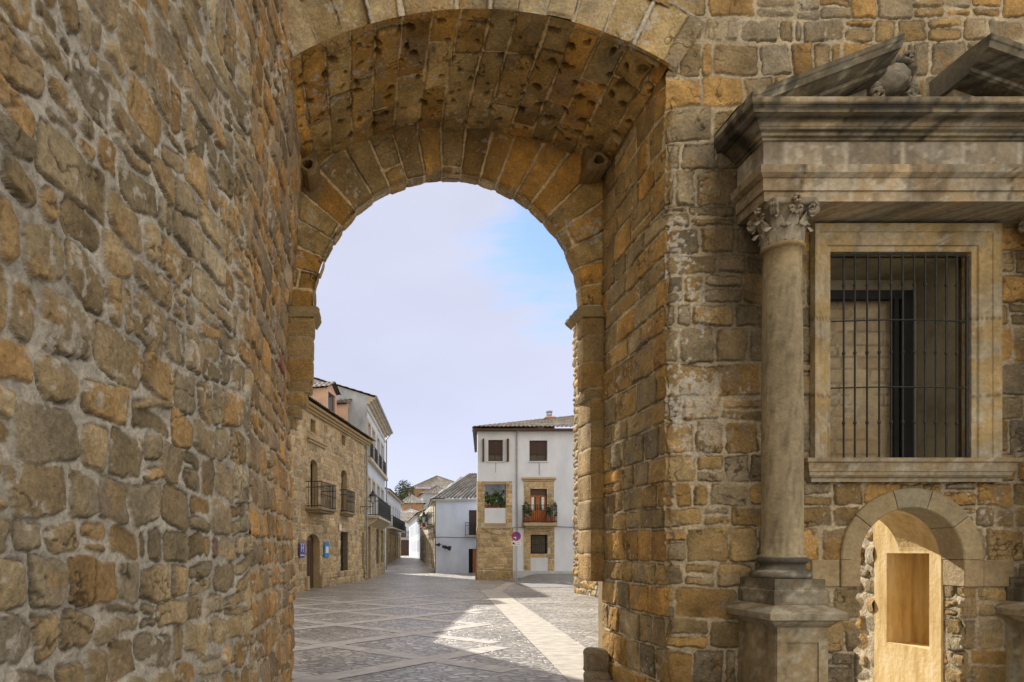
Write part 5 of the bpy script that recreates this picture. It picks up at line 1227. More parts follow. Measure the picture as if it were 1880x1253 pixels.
# ================================================================== left: tall bluish house
def build_blue_house():
    fr = Fac((.12, 36.75), (1.40, 47.7)); L = fr.len; H = 9.8; R = lambda *a: rectpx(fr, *a)
    t = thing('tall_townhouse', fr.pt(L/2, 0, 0), 'tall pale blue rendered townhouse with long iron balcony above a stone ground floor', 'house')
    xs = ((675, 679.5, 782, 852), (683.5, 688, 797, 860), (692, 696, 808, 868), (699.5, 703.5, 816, 875))
    up = [R(a, c, b, d-6) for a, b, c, d in xs]
    z2 = fr.hit(690, 949)[1]; 
    lo = [(h[0], h[1], 3.65, 5.55) for h in up]
    up = [(h[0], h[1], 6.65, 8.55) for h in up]
    gr = [R(666, 0, 667, 1)]; gr = [(.5, 1.1, 0, 2.75), (fr.hit(675.5), fr.hit(680.5), 0, 2.9), (fr.hit(691), fr.hit(696.5), .75, 2.9), (fr.hit(699.5), fr.hit(704), .75, 2.9)]
    gr[0] = (.35, .85, .05, 2.8)
    mb = MB(); holed(mb, fr, 0, L, 3.2, H, up+lo, 0, .2); mb.build('wall', M['white2'], t)
    stone_facade('ground_floor_wall', t, fr, 0, L, -.1, 3.2, gr, 111, ws=(.3, .7)); reveals(t, fr, gr, .2)
    body(t, fr, L, 8, H, M['white2'])
    for h in up+lo: window(t, fr, h, .17, frame='lightwood', mull=1, bars=1)
    for h in gr: o = window(t, fr, h, .17, frame='brownwood', mull=1, bars=1, name='door' if h[2] < .3 else 'window')
    mb = MB()
    for h in up+lo: mb.box(fr, h[0]-.15, h[0]-.003, .002, .04, h[2], h[3]+.14); mb.box(fr, h[1]+.003, h[1]+.15, .002, .04, h[2], h[3]+.14); mb.box(fr, h[0]-.003, h[1]+.003, .002, .04, h[3]+.003, h[3]+.14)
    mb.build('window_surround', M['cream'], t)
    mb = MB(); mb.box(fr, -.0, L, .003, .22, 6.42, 6.6); mb.box(fr, -.0, L, .003, .05, 9.1, 9.2); mb.build('ledge', M['cream'], t)
    for h in up: railing(t, fr, h[0]-.1, h[1]+.1, .16, 6.6, 7.5, .12)
    a, b = .05, L-2.6
    mb = MB(); mb.bbox(fr, a, b, .003, .65, 3.3, 3.44, .02)
    for k in range(9): s = a+.2+k*(b-a-.4)/8; mb.prism(Fac(fr.pt(s, 0, 0)[:2], fr.pt(s, 1, 0)[:2]), [(.003, 2.9), (.12, 2.95), (.5, 3.2), (.55, 3.298), (.003, 3.298)], -.08, .08)
    mb.build('balcony_slab', M['cream'], t)
    railing(t, fr, a+.05, b-.05, .6, 3.45, 4.45, .13, r=.016)
    mb = MB()
    for (d, z0, z1) in ((.15, H-.34, H-.22), (.30, H-.22, H-.12), (.44, H-.12, H)): mb.box(fr, -.05, L+.05, -.01, d, z0, z1-.003)
    mb.build('eaves_cornice', M['cream'], t)
    mb = MB(); mb.tube([fr.pt(-.1, .50, H+.0), fr.pt(L+.2, .50, H+.0)], .07, 8); mb.tube([fr.pt(L+.02, .46, H-.05), fr.pt(L+.02, .10, H-.5), fr.pt(L+.02, .10, .2)], .05, 8); mb.build('gutter', M['pipe'], t)
    tiles('roof', t, fr.pt(-.15, .48, H+.03), fr.pt(L+.15, .48, H+.03), fr.pt(L+.15, -4.2, H+1.55), fr.pt(-.15, -4.2, H+1.55), seed=9, base=(.2, .19, .18))
    # gable wall rising over the lower stone house
    mb = MB(); mb.poly([fr.pt(-.01, .40, H+.0), fr.pt(-.01, -4.2, H+1.53), fr.pt(-.01, -8, H)]); mb.poly([fr.pt(L+.01, .40, H+.0), fr.pt(L+.01, -4.2, H+1.53), fr.pt(L+.01, -8, H)]); mb.poly([fr.pt(0, -4.2, H+1.54), fr.pt(L, -4.2, H+1.54), fr.pt(L, -8.2, H), fr.pt(0, -8.2, H)])
    mb.build('gable', M['grey_render'], t)
    mb = MB(); mb.box(fr, -.06, -.004, -8, .0, 6, H); mb.build('party_wall', M['grey_render'], t)
    
build_blue_house()
_f = Fac((-3.5, 22.4), (.09, 36.55)); _s, _z = _f.hit(661, 931); lantern(None, _f, _s, _z, .68, 'largest black lantern hanging out over the street from the left house fronts', .85)

def plain_house(name, label, fr, H, mat, wins, doors=(), depth=7, roofrise=1.2, z0=-.3, seed=20, balc=(), stone_to=None, ridge=None, over=.35, roofbase=(.2, .18, .16), cat='house'):
    L = fr.len; t = thing(name, fr.pt(L/2, 0, max(z0, 0)), label, cat)
    holes = [tuple(w) for w in wins]+[tuple(d) for d in doors]
    mb = MB(); holed(mb, fr, 0, L, z0 if stone_to is None else stone_to, H, [h for h in holes if stone_to is None or h[2] >= stone_to], 0, .18); mb.build('wall', M[mat], t)
    if stone_to is not None:
        hh = [h for h in holes if h[2] < stone_to]; stone_facade('ground_floor_wall', t, fr, 0, L, z0, stone_to, hh, seed, step=.06); reveals(t, fr, hh, .18)
    body(t, fr, L, depth, H, M[mat], .18, z0)
    for w in wins: window(t, fr, w, .16, frame='brownwood')
    for w in doors: window(t, fr, w, .16, frame='brownwood', name='door', mat='brownwood')
    for (a, b, z, o) in balc:
        mb = MB(); mb.bbox(fr, a, b, .003, o+.05, z-.12, z, .02); mb.build('balcony_slab', M['cream'], t); railing(t, fr, a+.04, b-.04, o, z+.01, z+.95, .14, r=.016)
    mb = MB(); mb.box(fr, -.1, L+.1, -.01, over-.08, H-.1, H-.003); mb.build('eaves', M['cream'], t)
    rd = ridge or depth/2
    tiles('roof', t, fr.pt(-.2, over, H), fr.pt(L+.2, over, H), fr.pt(L+.2, -rd, H+roofrise), fr.pt(-.2, -rd, H+roofrise), seed=seed, base=roofbase, wide=.28)
    mb = MB()
    for s in (0, L): mb.poly([fr.pt(s, .1, H), fr.pt(s, -rd, H+roofrise-.03), fr.pt(s, -depth, H)])
    mb.poly([fr.pt(0, -rd, H+roofrise-.02), fr.pt(L, -rd, H+roofrise-.02), fr.pt(L, -depth-.2, H), fr.pt(0, -depth-.2, H)])
    mb.build('gable', M[mat], t)
    return t
# left, third house up the street
f3 = Fac((1.72, 56), (3.79, 72)); L3 = f3.len
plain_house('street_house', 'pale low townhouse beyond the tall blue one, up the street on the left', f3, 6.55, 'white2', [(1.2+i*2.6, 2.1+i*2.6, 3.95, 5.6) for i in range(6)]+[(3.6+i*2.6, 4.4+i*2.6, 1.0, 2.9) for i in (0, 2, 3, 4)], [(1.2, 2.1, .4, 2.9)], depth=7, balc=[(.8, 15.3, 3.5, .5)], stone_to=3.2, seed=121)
# end of the street
fe = Fac((4.2, 96), (8.2, 97)); plain_house('street_house', 'small grey fronted house closing the far end of the street', fe, 5.6, 'white2', [(.9, 1.7, 3.4, 4.9), (2.4, 3.1, 3.4, 4.9)], [(.7, 2.1, .8, 3.0), (2.5, 3.2, .8, 2.9)], z0=.3, seed=122, roofrise=1.4, balc=[(.6, 2.0, 3.3, .4)])

# ================================================================== right of the street
def build_right_row():
    # white house with its blank gable wall to the square
    fr = Fac((4.83, 46.6), (9.2, 46.3)); t = None
    R = lambda *a: rectpx(fr, *a)
    w = R(861, 937, 877, 983); d = R(860.5, 1008, 876.5, 1056); d = (d[0], d[1], .02, d[3])
    t = thing('white_house', fr.pt(2, 0, 0), 'white rendered house with tiled hip roof at the mouth of the street', 'house')
    H = 5.05
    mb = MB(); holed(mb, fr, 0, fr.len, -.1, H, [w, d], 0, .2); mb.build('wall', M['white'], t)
    body(t, fr, fr.len, 19, H, M['white'])
    mb = MB(); a, b, c, e = w; mb.box(fr, a, b, -.18, -.12, c, e); mb.build('shutter', M['shutter'], t)
    mb = MB(); a, b, c, e = d; mb.box(fr, a+.28, b, -.12, -.06, c, e-.02); mb.build('door', M['orangewood'], t)
    mb = MB(); mb.box(fr, a, a+.10, -.17, -.02, c, e); mb.box(fr, a+.10, a+.28, -.16, -.14, c, e); mb.build('door_frame', M['black'], t)
    railing(t, fr, R(854, 0, 860, 1)[0], w[1]+.1, .28, w[2]-.05, w[2]+.85, .10); 
    mb = MB(); mb.bbox(fr, R(854, 0, 860, 1)[0], w[1]+.1, .003, .32, w[2]-.12, w[2]-.05, .01); mb.build('balcony_slab', M['cream'], t)
    mb = MB(); pts = [fr.pt(s, .02, fr.hit(840, 987)[1]+.02*math.sin(s*3)) for s in np.linspace(0, 3, 14)]; mb.tube(pts, .018, 5); mb.build('cable', M['cable'], t)
    # eaves and hip roof
    mb = MB(); mb.box(fr, -.28, fr.len, .0, .25, H-.10, H-.003); mb.box(fr, -.28, 0, -18, .0, H-.10, H-.003); mb.build('eaves', M['cream'], t)
    tiles('roof', t, fr.pt(-.32, .30, H), fr.pt(9, .30, H), fr.pt(9, -4.5, H+2.2), fr.pt(2.6, -4.5, H+2.2), seed=31, base=(.12, .12, .115), wide=.26, amp=.06)
    tiles('roof', t, fr.pt(-.32, -18.5, H), fr.pt(-.32, .30, H), fr.pt(2.6, -4.5, H+2.2), fr.pt(2.6, -18.5, H+2.2), seed=32, base=(.30, .31, .33), wide=.26)
    # street side with stone ground floor
    fs = Fac((5.35, 65), (4.80, 46.75))                     # seen from the street, its normal faces left
    fs = Fac((4.80, 46.75), (5.35, 65), flip=True)
    hs = [(1.0+i*2.6, 1.9+i*2.6, 3.4, 4.7) for i in range(6)]; gs = [(1.2+i*2.4, 2.1+i*2.4, .5, 2.5) for i in range(7)]
    mb = MB(); holed(mb, fs, 0, fs.len, 2.9, H-.1, hs, 0, .03); mb.build('street_wall', M['cream'], t)
    stone_facade('street_ground_wall', t, fs, 0, fs.len, -.1, 2.9, gs, 131, step=.06, pal=SAND*.7)
    for h in hs+gs: mb = MB(); mb.box(fs, h[0], h[1], -.028, -.005, h[2], h[3]); mb.build('window', M['brownwood'], t)
    for i in (0, 1, 2):
        a = .7+i*2.6; mb = MB(); mb.bbox(fs, a, a+1.6, .003, .5, 3.2, 3.32, .02); mb.build('balcony_slab', M['cream'], t); railing(t, fs, a+.05, a+1.55, .45, 3.33, 4.2, .14, r=.016)
    mb = MB(); s, z = fr.hit(806, 985); 
    # floodlights at the corner
    q = thing('floodlight_cluster', fr.pt(.3, .2, 2.0), 'three small black floodlights on an arm at the white house corner', 'lights')
    z = fr.hit(815, 1000)[1]; mb = MB(); mb.tube([fr.pt(.05, .0, z), fr.pt(.12, .25, z+.05), fr.pt(.9, .35, z-.2)], .025, 6); mb.build('arm', M['iron'], q)
    for k, (s, dz, r_) in enumerate(((.12, .0, .12), (.55, -.16, .13), (.85, -.24, .17))):
        mb = MB(); p = Vector(fr.pt(s, .42, z+dz)); mb.tube([p-Vector((.14, .0, 0)), p, p+Vector((.14, -.05, -.04))], [r_*.4, r_*.9, r_], 10); mb.build('lamp_head', M['iron'], q)
    lantern(None, fs, .6, 3.25, .75, 'small black lantern on the street corner of the white house', 1.1)
    # flowers on the balcony
    for i, (s, z, c2) in enumerate(((6.4, 3.75, 'flower'), (3.7, 3.6, 'flower2'))):
        pl = thing('flower_box', fs.pt(s, .5, z-.2), ('green balcony plants with red flowers up the street' if i == 0 else 'plants with yellow flowers on the nearer street balcony'), 'plants')
        mb = MB(); mb.bbox(fs, s-.6, s+.6, .52, .72, z-.25, z-.05, .02); mb.build('box', M['pot'], pl)
        leaves('foliage', 'leaf', pl, fs.pt(s, .6, z+.2), (.35, .9, .5 if i == 0 else .3), 420, .07, 5+i)
        leaves('flowers', c2, pl, fs.pt(s, .62, z-.1 if i == 0 else z+.4), (.3, .6, .45), 120, .06, 8+i)
    # stepped white houses behind the roof
    for k, (x0, x1, yt, D_) in enumerate(((862, 884, 872, 62), (846, 862, 878, 64), (832, 846, 888, 66), (815, 832, 900, 68))):
        X0, X1 = (x0-PX)/F*D_, (x1-PX)/F*D_; Z = EYE+(PY-yt)/F*D_; f = Fac((X0, D_), (X1+.3, D_))
        h = [(.35, .75, Z-1.1, Z-.5)] if k < 2 else []
        q = thing('white_annex', (X0, D_, 0), ['tallest white block stepping down behind the tiled roof', 'second highest white block behind the tiled roof', 'third white block of the stepped row behind the tiled roof', 'lowest white block of the stepped row above the street'][k], 'house')
        mb = MB(); holed(mb, f, 0, f.len, 0, Z, h, 0, .1); mb.box(f, 0, f.len, -4, -.103, 0, Z); mb.build('wall', M['white'], q)
        mb = MB(); mb.box(f, -.08, f.len+.02, -4, .06, Z+.003, Z+.12); mb.build('coping', M['grey_render'], q)
        if h: mb = MB(); mb.box(f, h[0][0], h[0][1], -.1, -.06, h[0][2], h[0][3]); mb.build('pane', M['glass'], q)
    # second right house further up
    f4 = Fac((5.42, 66), (5.95, 92), flip=True)
    plain_house('street_house', 'pale terraced house further up the right side of the street', f4, 5.2, 'white2', [(1.5+i*2.8, 2.4+i*2.8, 3.2, 4.5) for i in range(8)]+[(3.2+i*2.8, 3.9+i*2.8, 1.4, 2.6) for i in range(7)], [(1.0, 1.9, .7, 2.7)], z0=0, seed=135, roofrise=1.3, depth=6)
build_right_row()

# ================================================================== white corner house
def build_corner_house():
    D_ = 36.5; K = D_/F; fr = Fac(((877-PX)*K, D_), ((1140-PX)*K, D_)); R = lambda *a: rectpx(fr, *a); z = lambda y: EYE+(PY-y)*K; s = lambda x: fr.hit(x)
    t = thing('corner_house', fr.pt(3, 0, 0), 'white three storey corner house with stone loggia and tiled roof across the square', 'house')
    H = z(789)
    w1 = R(896.5, 808, 923.5, 847.5); w2 = R(972, 809, 1005, 847); lg = R(890, 886, 929, 933); bd = R(973.5, 898, 1004, 959); gw = R(974, 982, 1005.5, 1017)
    gd = R(974, 1024, 1005.5, 1049)
    SX = s(940)
    holes = [w1, w2, bd, gw]
    mb = MB(); holed(mb, fr, 0, fr.len, z(884.5), H, [w1, w2]+[(s(877), s(940), 0, z(884.5)), (bd[0], bd[1], bd[2], bd[3])], 0, .22)
    holed(mb, fr, SX, fr.len, 0, z(884.5)-0, [(bd[0], bd[1], bd[2], bd[3]), gw], 0, .22)
    mb.build('wall', M['white'], t)
    # body leaving the loggia hollow
    mb = MB()
    def skew(s0, s1, d0, d1, z0, z1):
        k = -.19; pts = [(s0-k*(-d0)*(s0 < .1)*-1, d0), (s1, d0), (s1, d1), (s0-k*(-d1)*(s0 < .1)*-1, d1)]
        pts = [(s0+.19*(-d0)*(s0 < .1), d0), (s1, d0), (s1, d1), (s0+.19*(-d1)*(s0 < .1), d1)]
        i = len(mb.v)
        for zz in (z0, z1): mb.v.extend([tuple(fr.pt(a, b, zz)) for a, b in pts])
        mb.f.extend([tuple(i+q for q in f) for f in ((0, 3, 2, 1), (4, 5, 6, 7), (0, 1, 5, 4), (1, 2, 6, 5), (2, 3, 7, 6), (3, 0, 4, 7))])
    skew(0, fr.len, -8, -.223, z(884), H); skew(s(931.5), fr.len, -8, -.224, -.2, z(884)-.003); skew(0, s(931.4), -8, -2.2, -.2, z(884)-.003); skew(0, s(931.4), -2.19, -.23, -.2, z(935))
    mb.quad(fr, (0, 0, z(884)), (0, -.22, z(884)), (0, -.22, H), (0, 0, H)); mb.quad(fr, (0, 0, H), (fr.len, 0, H), (fr.len, -.3, H), (0, -.3, H)); mb.build('body', M['white'], t)
    # stone pillars, band, ground block
    stone_facade('stone_base', t, fr, 0, SX, z(1046), z(968.5), [], 141, step=.03, hs=(.26, .34), ws=(.4, .8), d=.05)
    stone_facade('pillar', t, fr, 0, s(889.5), z(968), z(884), [], 142, step=.03, hs=(.24, .3), ws=(.5, .9), d=.02)
    stone_facade('pillar', t, fr, s(929), SX, z(968), z(884), [], 143, step=.03, hs=(.24, .3), ws=(.5, .9), d=.02)
    mb = MB(); mb.box(fr, -.004, s(889.5), -.35, .0, z(967), z(884.6)); mb.box(fr, s(929), SX+.004, -.35, .0, z(967), z(884.6)); mb.box(fr, -.05, SX+.05, -.2, .048, -.2, z(968.6)); mb.build('pillar_core', M['stone_far'], t, col=(.38, .3, .18))
    mb = MB(); mb.box(fr, s(889.6), s(928.9), -.12, -.01, z(961), z(933)); mb.build('parapet', M['white'], t)
    mb = MB(); mb.box(fr, s(889.6), s(928.9), -.14, .015, z(967.8), z(961.1)); mb.box(fr, s(889.6), s(928.9), -.2, -.02, z(889.5), z(884.6)); mb.build('lintel', M['stone_far'], t, col=(.36, .28, .17))
    mb = MB(); mb.box(fr, -.08, SX+.08, .03, .09, z(969.2), z(967.6)); mb.build('string_course', M['grey_render'], t)
    stone_facade('plinth', t, fr, -.08, SX+.02, -.1, z(1045.5), [], 144, step=.03, hs=(.5, .7), ws=(.6, 1.3), d=.12, pal=SAND*.75)
    mb = MB(); mb.box(fr, -.08, SX+.02, -.3, .118, -.2, z(1045.2)); mb.build('plinth_core', M['stone_far'], t, col=(.25, .19, .11))
    mb = MB(); mb.box(fr, SX+.03, fr.len, .003, .05, .1, z(1048.5)); mb.build('skirting', M['grey_render'], t)
    # stone surrounds
    o = (s(962), s(1016.5), z(933+34), z(883))
    stone_facade('balcony_surround', t, fr, o[0], o[1], o[2], o[3], [bd], 145, step=.028, hs=(.24, .3), ws=(.3, .45), d=.02)
    mb = MB(); mb.bbox(fr, s(958), s(1020), .003, .16, z(881), z(877), .02); mb.bbox(fr, s(960), s(1018), .003, .10, z(884), z(881.1), .02); mb.build('balcony_cornice', M['stone_far'], t, col=(.40, .33, .22))
    stone_facade('entrance_surround', t, fr, s(961.5), s(1017.5), .25, z(968.5), [gw, (gw[0], gw[1], 0, z(1024))], 146, step=.028, hs=(.26, .33), ws=(.3, .45), d=.02)
    mb = MB(); mb.box(fr, gw[0], gw[1], .003, .015, .25, z(1024)); mb.build('white_panel', M['white2'], t)
    # windows
    for h, name in ((w1, 'a'), (w2, 'b')):
        o = window(t, fr, h, .2, frame='brownwood', mull=1, bars=0); a, b, c, e = h
        mb = MB()
        for k in range(16): q = c+(e-c)*(.33+.67*k/16); mb.box(fr, a+.02, b-.02, -.12-.0, -.10, q, q+(e-c)*.67/16*.86)
        mb.box(fr, (a+b)/2-.02, (a+b)/2+.02, -.12, -.085, c+(e-c)*.33, e); mb.build('roller_shutter', M['shutter'], o, local=True)
        mb = MB(); mb.box(fr, a-.04, b+.04, .003, .06, c-.06, c-.003); mb.build('window_sill', M['white2'], t)
    m2 = MB(); m2.quad(fr, (w1[1]+.01, .012, w1[2]-.02), (w1[1]+.22, .012, w1[2]-.02), (w1[1]+.22, .012, w1[3]+.02), (w1[1]+.01, .012, w1[3]+.02)); m2.build('window_surround', M['white2'], t)
    mb = MB(); mb.quad(fr, (w1[0]-.27, .012, w1[2]-.02), (w1[0]-.01, .012, w1[2]-.02), (w1[0]-.01, .012, w1[3]+.02), (w1[0]-.27, .012, w1[3]+.02)); mb.build('window_surround', M['white2'], t)
    for q in (w1[0]-.32, w1[1]+.20):
        mb = MB(); mb.box(fr, q, q+.06, .01, .30, w1[2]-.03, w1[3]+.03); mb.build('shutter', M['brownwood'], t)
    # balcony door
    a, b, c, e = bd; mb = MB(); mb.box(fr, a, b, -.2, -.10, e-.32, e); mb.build('shutter_box', M['brownwood'], t)
    o = MB(); m_ = (a+b)/2
    for (p, q) in ((a+.03, m_-.01), (m_+.01, b-.03)):
        o.box(fr, p, p+.07, -.2, -.14, c, e-.33); o.box(fr, q-.07, q, -.2, -.14, c, e-.33); o.box(fr, p+.07, q-.07, -.2, -.15, c+.0, c+.62); o.box(fr, p+.07, q-.07, -.2, -.14, e-.40, e-.33)
        for k in range(3): o.box(fr, p+.11+k*.08, p+.15+k*.08, -.15, -.135, c+.08, c+.56)
    dd = o.build('balcony_door', M['orangewood'], t)
    g = MB(); g.box(fr, a+.05, b-.05, -.185, -.17, c+.62, e-.4); g.build('pane', M['glass'], dd, local=True)
    g = MB(); g.box(fr, a+.10, a+.24, -.168, -.166, c+.65, e-.42); g.box(fr, b-.24, b-.10, -.168, -.166, c+.65, e-.42); g.build('curtain', M['signwhite'], dd, local=True)
    mb = MB(); mb.bbox(fr, s(957.5), s(1018), .003, .62, z(967), z(961), .02); mb.bbox(fr, s(961), s(1014), .003, .5, z(970), z(967.1), .02); mb.build('balcony_slab', M['stone_far'], t, col=(.36, .29, .19))
    railing(t, fr, s(958.5), s(1017), .58, z(960.5), z(960.5)+.92, .11, r=.013)
    # ground window grille
    window(t, fr, gw, .2, frame='black', mull=0, bars=0); mb = MB(); a, b, c, e = gw
    for k in range(9): q = a+(b-a)*(k+.5)/9; mb.tube([fr.pt(q, -.03, c), fr.pt(q, -.03, e)], .012, 5)
    for k in range(3): q = c+(e-c)*(k+.5)/3; mb.tube([fr.pt(a, -.03, q), fr.pt(b, -.03, q)], .012, 5)
    mb.build('grille', M['iron'], t)
    # downpipe, cables, gutter
    mb = MB(); mb.tube([fr.pt(s(948.3), .35, H), fr.pt(s(948.3), .08, H-.35), fr.pt(s(948.3), .08, z(976))], .042, 8); mb.build('downpipe', M['pipe'], t)
    mb = MB(); mb.tube([fr.pt(q, .07, z(968)+.02*math.sin(q*2)) for q in np.linspace(SX, fr.len-.5, 20)], .018, 5); mb.tube([fr.pt(SX*u+.2, .1, z(970)-.35*math.sin(u*PI)**1) for u in np.linspace(0, .7, 12)], .012, 5)
    mb.tube([fr.pt(s(990), .015, z(850)), fr.pt(s(990), .015, z(872))], .012, 5); mb.tube([fr.pt(s(910), .015, z(850)), fr.pt(s(910), .015, z(868))], .008, 5); mb.build('cable', M['cable'], t)
    mb = MB(); mb.box(fr, -.30, fr.len, -.02, .38, H-.10, H-.003); mb.build('eaves', M['brownwood'], t)
    tiles('roof', t, fr.pt(-.36, .50, H+.02), fr.pt(fr.len+5, .50, H-.0+.02), fr.pt(fr.len+5, -5.4, H+1.8), fr.pt(7.3, -5.4, H+1.8), seed=41, base=(.19, .175, .15), wide=.23, amp=.07)
    tiles('roof', t, fr.pt(1.3, -9, H+.02), fr.pt(-.36, .5, H+.02), fr.pt(7.3, -5.4, H+1.8), fr.pt(7.3, -5.5, H+1.8), seed=42, base=(.2, .18, .16))
    mb = MB(); q = fr.pt(s(1038), -3.2, 0); x0 = q[0]; y0 = q[1]; zt = H+1.0
    mb.bbox(W, x0-.25, x0+.25, y0-.25, y0+.25, H, zt+.2, .02); mb.bbox(W, x0-.31, x0+.31, y0-.31, y0+.31, zt+.203, zt+.28, .02)
    ch = mb.build('chimney', M['pink'], t)
    mb = MB(); mb.lathe((x0, y0, zt+.28), [(.15, 0), (.15, .10), (.17, .11), (.17, .14)], 12)
    for j in range(6): a_ = PI*j/3; mb.tube([(x0+.14*math.cos(a_), y0+.14*math.sin(a_), zt+.40), (x0+.14*math.cos(a_), y0+.14*math.sin(a_), zt+.58)], .02, 5)
    mb.lathe((x0, y0, zt+.57), [(.20, 0), (.20, .04), (.17, .07)], 12); mb.build('chimney_cap', M['grey_render'], ch, local=True)
    # house number, street name tablet
    n_ = R(1053.5, 976.5, 1059.5, 981.5); mb = MB(); mb.box(fr, n_[0], n_[1], .003, .02, n_[2], n_[3]); np_ = mb.build('number_plate', M['signviolet'], t)
    text_mesh('22', .13, fr, (n_[0]+n_[1])/2, (n_[2]+n_[3])/2, .023, M['signwhite'], np_, 'numerals')
    n_ = R(880, 980, 900, 989); mb = MB(); mb.bbox(fr, n_[0], n_[1], .06, .085, n_[2], n_[3], .008); mb.build('name_tablet', M['stone_far'], t, col=(.42, .34, .22))
    n_ = R(1057, 960, 1075, 967); mb = MB(); mb.bbox(fr, n_[0], n_[1], .003, .3, n_[2], n_[3], .01); mb.build('stone_ledge', M['stone_far'], t, col=(.3, .22, .14))
    # plants: loggia and balcony
    for k in range(5):
        x = s(893+k*8.0); hgt = (.5, .42, .55, .45, .5)[k]
        p = thing('potted_plant', fr.pt(x, -.35, z(935)), ['leafy plant at the left end of the loggia', 'bushy plant second from the left in the loggia', 'tallest plant in the middle of the loggia', 'pale leaved plant right of the loggia middle', 'trailing plant at the right end of the loggia'][k], 'plant', 'plants crowding the loggia')
        mb = MB(); mb.lathe(fr.pt(x, -.35, z(935)+.01), [(.10, 0), (.14, .22), (.15, .24)], 10); mb.build('pot', M['pot'], p)
        leaves('foliage', 'leaf', p, fr.pt(x, -.30, z(935)+.35+hgt*.45), (.22, .2, hgt), 330, .06, 60+k)
    for k, (x, w_, hh, r_) in enumerate(((962, 0, .45, .22), (968, 0, .25, .18), (1003, 0, .3, .2), (1011, 0, .5, .26))):
        q = s(x); zz = z(961)+.005
        p = thing('potted_plant', fr.pt(q, .40, zz), ['spreading plant in a pot at the left corner of the balcony', 'small pot plant second from the left on the balcony', 'pot plant beside the right side of the balcony door', 'tall straggly plant at the right corner of the balcony'][k], 'plant', 'plants on the corner house balcony')
        mb = MB(); mb.lathe(fr.pt(q, .38, zz), [(.11, 0), (.15, .26), (.17, .28), (.17, .32)], 12); mb.build('pot', M['pot'], p)
        leaves('foliage', 'leaf', p, fr.pt(q, .40, zz+.45+hh*.5), (r_, .2, hh), 200, .055, 80+k)
build_corner_house()

# ================================================================== no parking sign
def build_sign():
    X, Y = (947.5-PX)/F*34.6, 34.6; z = lambda y: EYE+(PY-y)/F*Y
    t = thing('no_parking_sign', (X, Y, 0), 'round blue and red no parking sign on a grey post before the corner house', 'road sign')
    fr = Fac((X, Y), (X+1, Y)); gz0 = float(gz(X, Y))
    for i, dx in enumerate((-.045, .045)):
        mb = MB(); mb.tube([fr.pt(dx, 0, gz0-.02), fr.pt(dx, 0, z(992))], .026, 10); mb.build('post', M['galv'], t)
        if i == 0: pass
    c = z(984.7); r = .235
    def disc(r0, r1, d, m, nm, par, a0=0, a1=2*PI):
        mb = MB(); n = 40
        for k in range(n):
            p, q = a0+(a1-a0)*k/n, a0+(a1-a0)*(k+1)/n
            pts = [fr.pt(r0*math.cos(p), d, c+r0*math.sin(p)), fr.pt(r1*math.cos(p), d, c+r1*math.sin(p)), fr.pt(r1*math.cos(q), d, c+r1*math.sin(q)), fr.pt(r0*math.cos(q), d, c+r0*math.sin(q))]
            if r0 < 1e-6: pts = pts[1:]+[]; pts = [fr.pt(0, d, c)]+pts[:2]
            mb.poly(pts)
        return mb.build(nm, m, par, local=par is not t)
    mb = MB(); n = 40; mb.prism(fr, [(r*math.cos(2*PI*k/n), c+r*math.sin(2*PI*k/n)) for k in range(n)], .03, .045); pl = mb.build('plate', M['signblue'], t)
    disc(r*.80, r*.995, .0475, M['signred'], 'red_ring', pl)
    mb = MB(); q = r*.80; w = .028
    for k in (1,): 
        d_ = Vector((math.cos(-PI/4), math.sin(-PI/4))); e_ = Vector((-d_.y, d_.x))*w
        pts = [d_*q+e_, -d_*q+e_, -d_*q-e_, d_*q-e_]; mb.poly([fr.pt(p.x, .0472, c+p.y) for p in pts])
    mb.build('red_bar', M['signred'], pl, local=True)
    mb = MB(); mb.poly([fr.pt(a, .0490, c+b) for a, b in ((-.14, -.04), (-.02, -.045), (.0, -.16), (-.03, -.165), (-.07, -.09), (-.13, -.09))]); mb.build('white_sticker', M['signwhite'], pl, local=True)
    mb = MB(); mb.bbox(fr, -.235, .235, .03, .045, z(1002.3), z(994.6), .005); p2 = mb.build('lower_plate', M['signwhite'], t)
    mb = MB(); za, zb = z(1001.4), z(995.5)
    mb.box(fr, -.19, -.10, .0452, .048, za+.05, zb-.02); mb.box(fr, -.10, -.04, .0452, .048, za+.05, zb-.07)      # tow truck symbol
    for q in (-.17, -.07): mb.lathe(fr.pt(q, .046, za+.035), [(.0, -.02), (.022, 0), (.0, .02)], 8)
    mb.box(fr, .0, .19, .0452, .048, za+.035, za+.05); mb.box(fr, .0, .19, .0452, .048, zb-.045, zb-.03); mb.build('tow_symbol', M['black'], p2, local=True)
build_sign()

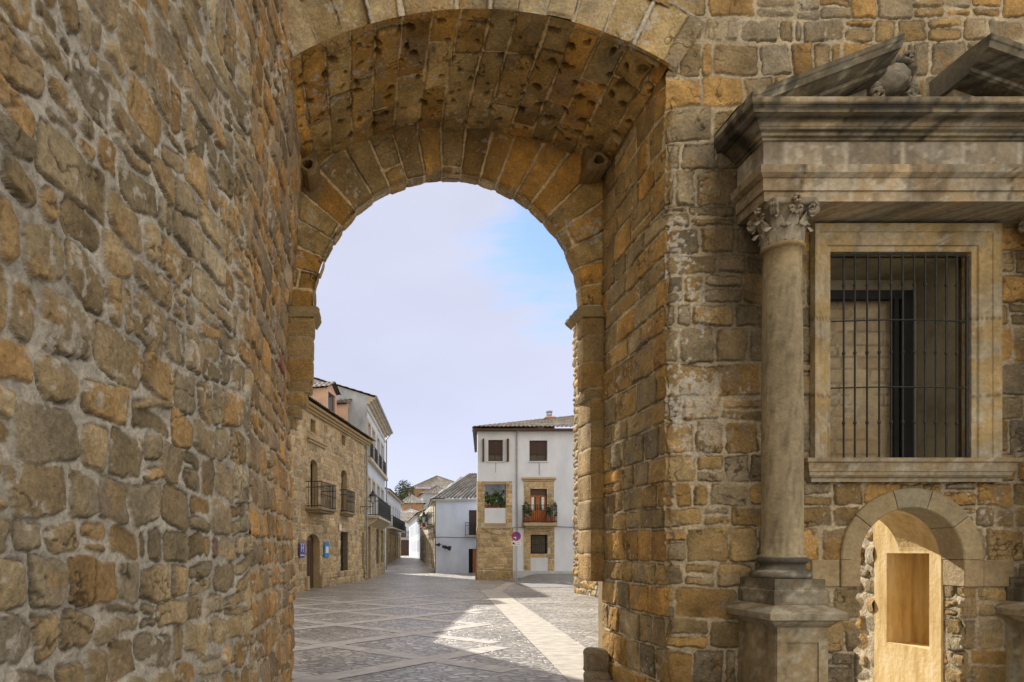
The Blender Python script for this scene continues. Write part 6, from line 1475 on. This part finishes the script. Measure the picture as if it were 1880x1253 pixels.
# ================================================================== hill behind the street
def gable_house(name, label, X0, X1, D_, depth, z0, zt, rise, mat, roofc, cat='house', win=None):
    f = Fac((X0, D_), (X1, D_)); t = thing(name, ((X0+X1)/2, D_, z0), label, cat)
    mb = MB(); holed(mb, f, 0, f.len, z0, zt, win or [], 0, .3); mb.box(f, 0, f.len, -depth, -.303, z0, zt); mb.quad(f, (0, 0, z0), (0, -.3, z0), (0, -.3, zt), (0, 0, zt)); mb.build('wall', M[mat], t)
    for w in (win or []): window(t, f, w, .25)
    L = f.len; h = min(L/2, depth/2)
    for k, (a, b, c, d) in enumerate((((-.4, .4), (L+.4, .4), (L-h, -depth/2), (h, -depth/2)), ((-.4, -depth), (-.4, .4), (h, -depth/2), (h, -depth/2-.1)), ((L+.4, .4), (L+.4, -depth), (L-h, -depth/2-.1), (L-h, -depth/2)))):
        P = [f.pt(q[0], q[1], zt+.02+(rise if i > 1 else 0)) for i, q in enumerate((a, b, c, d))]
        tiles('roof', t, *P, seed=51+k, base=roofc, wide=.6, row=.9, amp=.08)
    return t
def px_box(x0, x1, y, D_): return (x0-PX)/F*D_, (x1-PX)/F*D_, EYE+(PY-y)/F*D_
# the hill itself
X, Y = np.meshgrid(np.linspace(-60, 120, 46), np.linspace(100, 420, 60), indexing='ij')
Z = -.5+11*np.exp(-((X-26)/38)**2-((Y-215)/65)**2)+1.2*fbm(X*.05, Y*.05, 3, 4)
props(grid('hill', np.stack([X, Y, Z], -1), np.ones(X.shape+(3,))*.2, noise_mat('hillside_scrub', (.07, .08, .035), (.17, .15, .08), .15, .95, .4)), 'scrubby hillside behind the town', kind='structure')
a, b, z = px_box(752, 868, 897, 185); gable_house('hill_church', 'big church with pyramid tiled roof on the hill behind the town', a, b, 185, 22, 4, z, 4.6, 'brickfar', (.16, .145, .125), 'church', [(1.5, 2.6, 12, 14.5), (6, 7, 12, 14.5)])
a, b, z = px_box(776, 836, 907, 130); gable_house('hill_house', 'lavender walled house with dark tiled roof below the hill church', a, b, 130, 9, 2, z, 1.9, 'grey_render', (.12, .11, .10), 'house', [(2.0, 2.8, 9.0, 10.4)])
a, b, z = px_box(738, 778, 925, 120); gable_house('hill_house', 'low house with grey green roof left below the hill church', a, b, 120, 10, 1, z, 2.0, 'brickfar', (.15, .15, .13), 'house')
a, b, z = px_box(738, 772, 943, 108); gable_house('hill_house', 'house with pale roof just above the far end of the street', a, b, 108, 7, 1, z, .9, 'white2', (.22, .22, .23), 'house')
def far_tree(cx, cy, z0, h, r, seed, label):
    t = thing('pine_tree', (cx, cy, z0), label, 'tree', 'trees on the hill'); mb = MB()
    mb.tube([(cx, cy, z0), (cx+.2, cy, z0+h*.4), (cx, cy, z0+h*.75)], [.35, .25, .1], 8)
    rg = random.Random(seed)
    for k in range(7): a = rg.uniform(0, 2*PI); q = rg.uniform(.4, .7); mb.tube([(cx, cy, z0+h*q), (cx+math.cos(a)*r*.7, cy+math.sin(a)*r*.7, z0+h*(q+.2))], [.12, .04], 5)
    mb.build('trunk', M['bark'], t); leaves('crown', 'leaf2', t, (cx, cy, z0+h*.72), (r, r, h*.32), 2200, .22, seed)
far_tree(9.5, 165, 6, 12.2, 2.6, 3, 'round topped dark pine left of the hill church')
far_tree(8.2, 158, 4, 10.5, 2.2, 4, 'smaller lower pine furthest left on the hill')
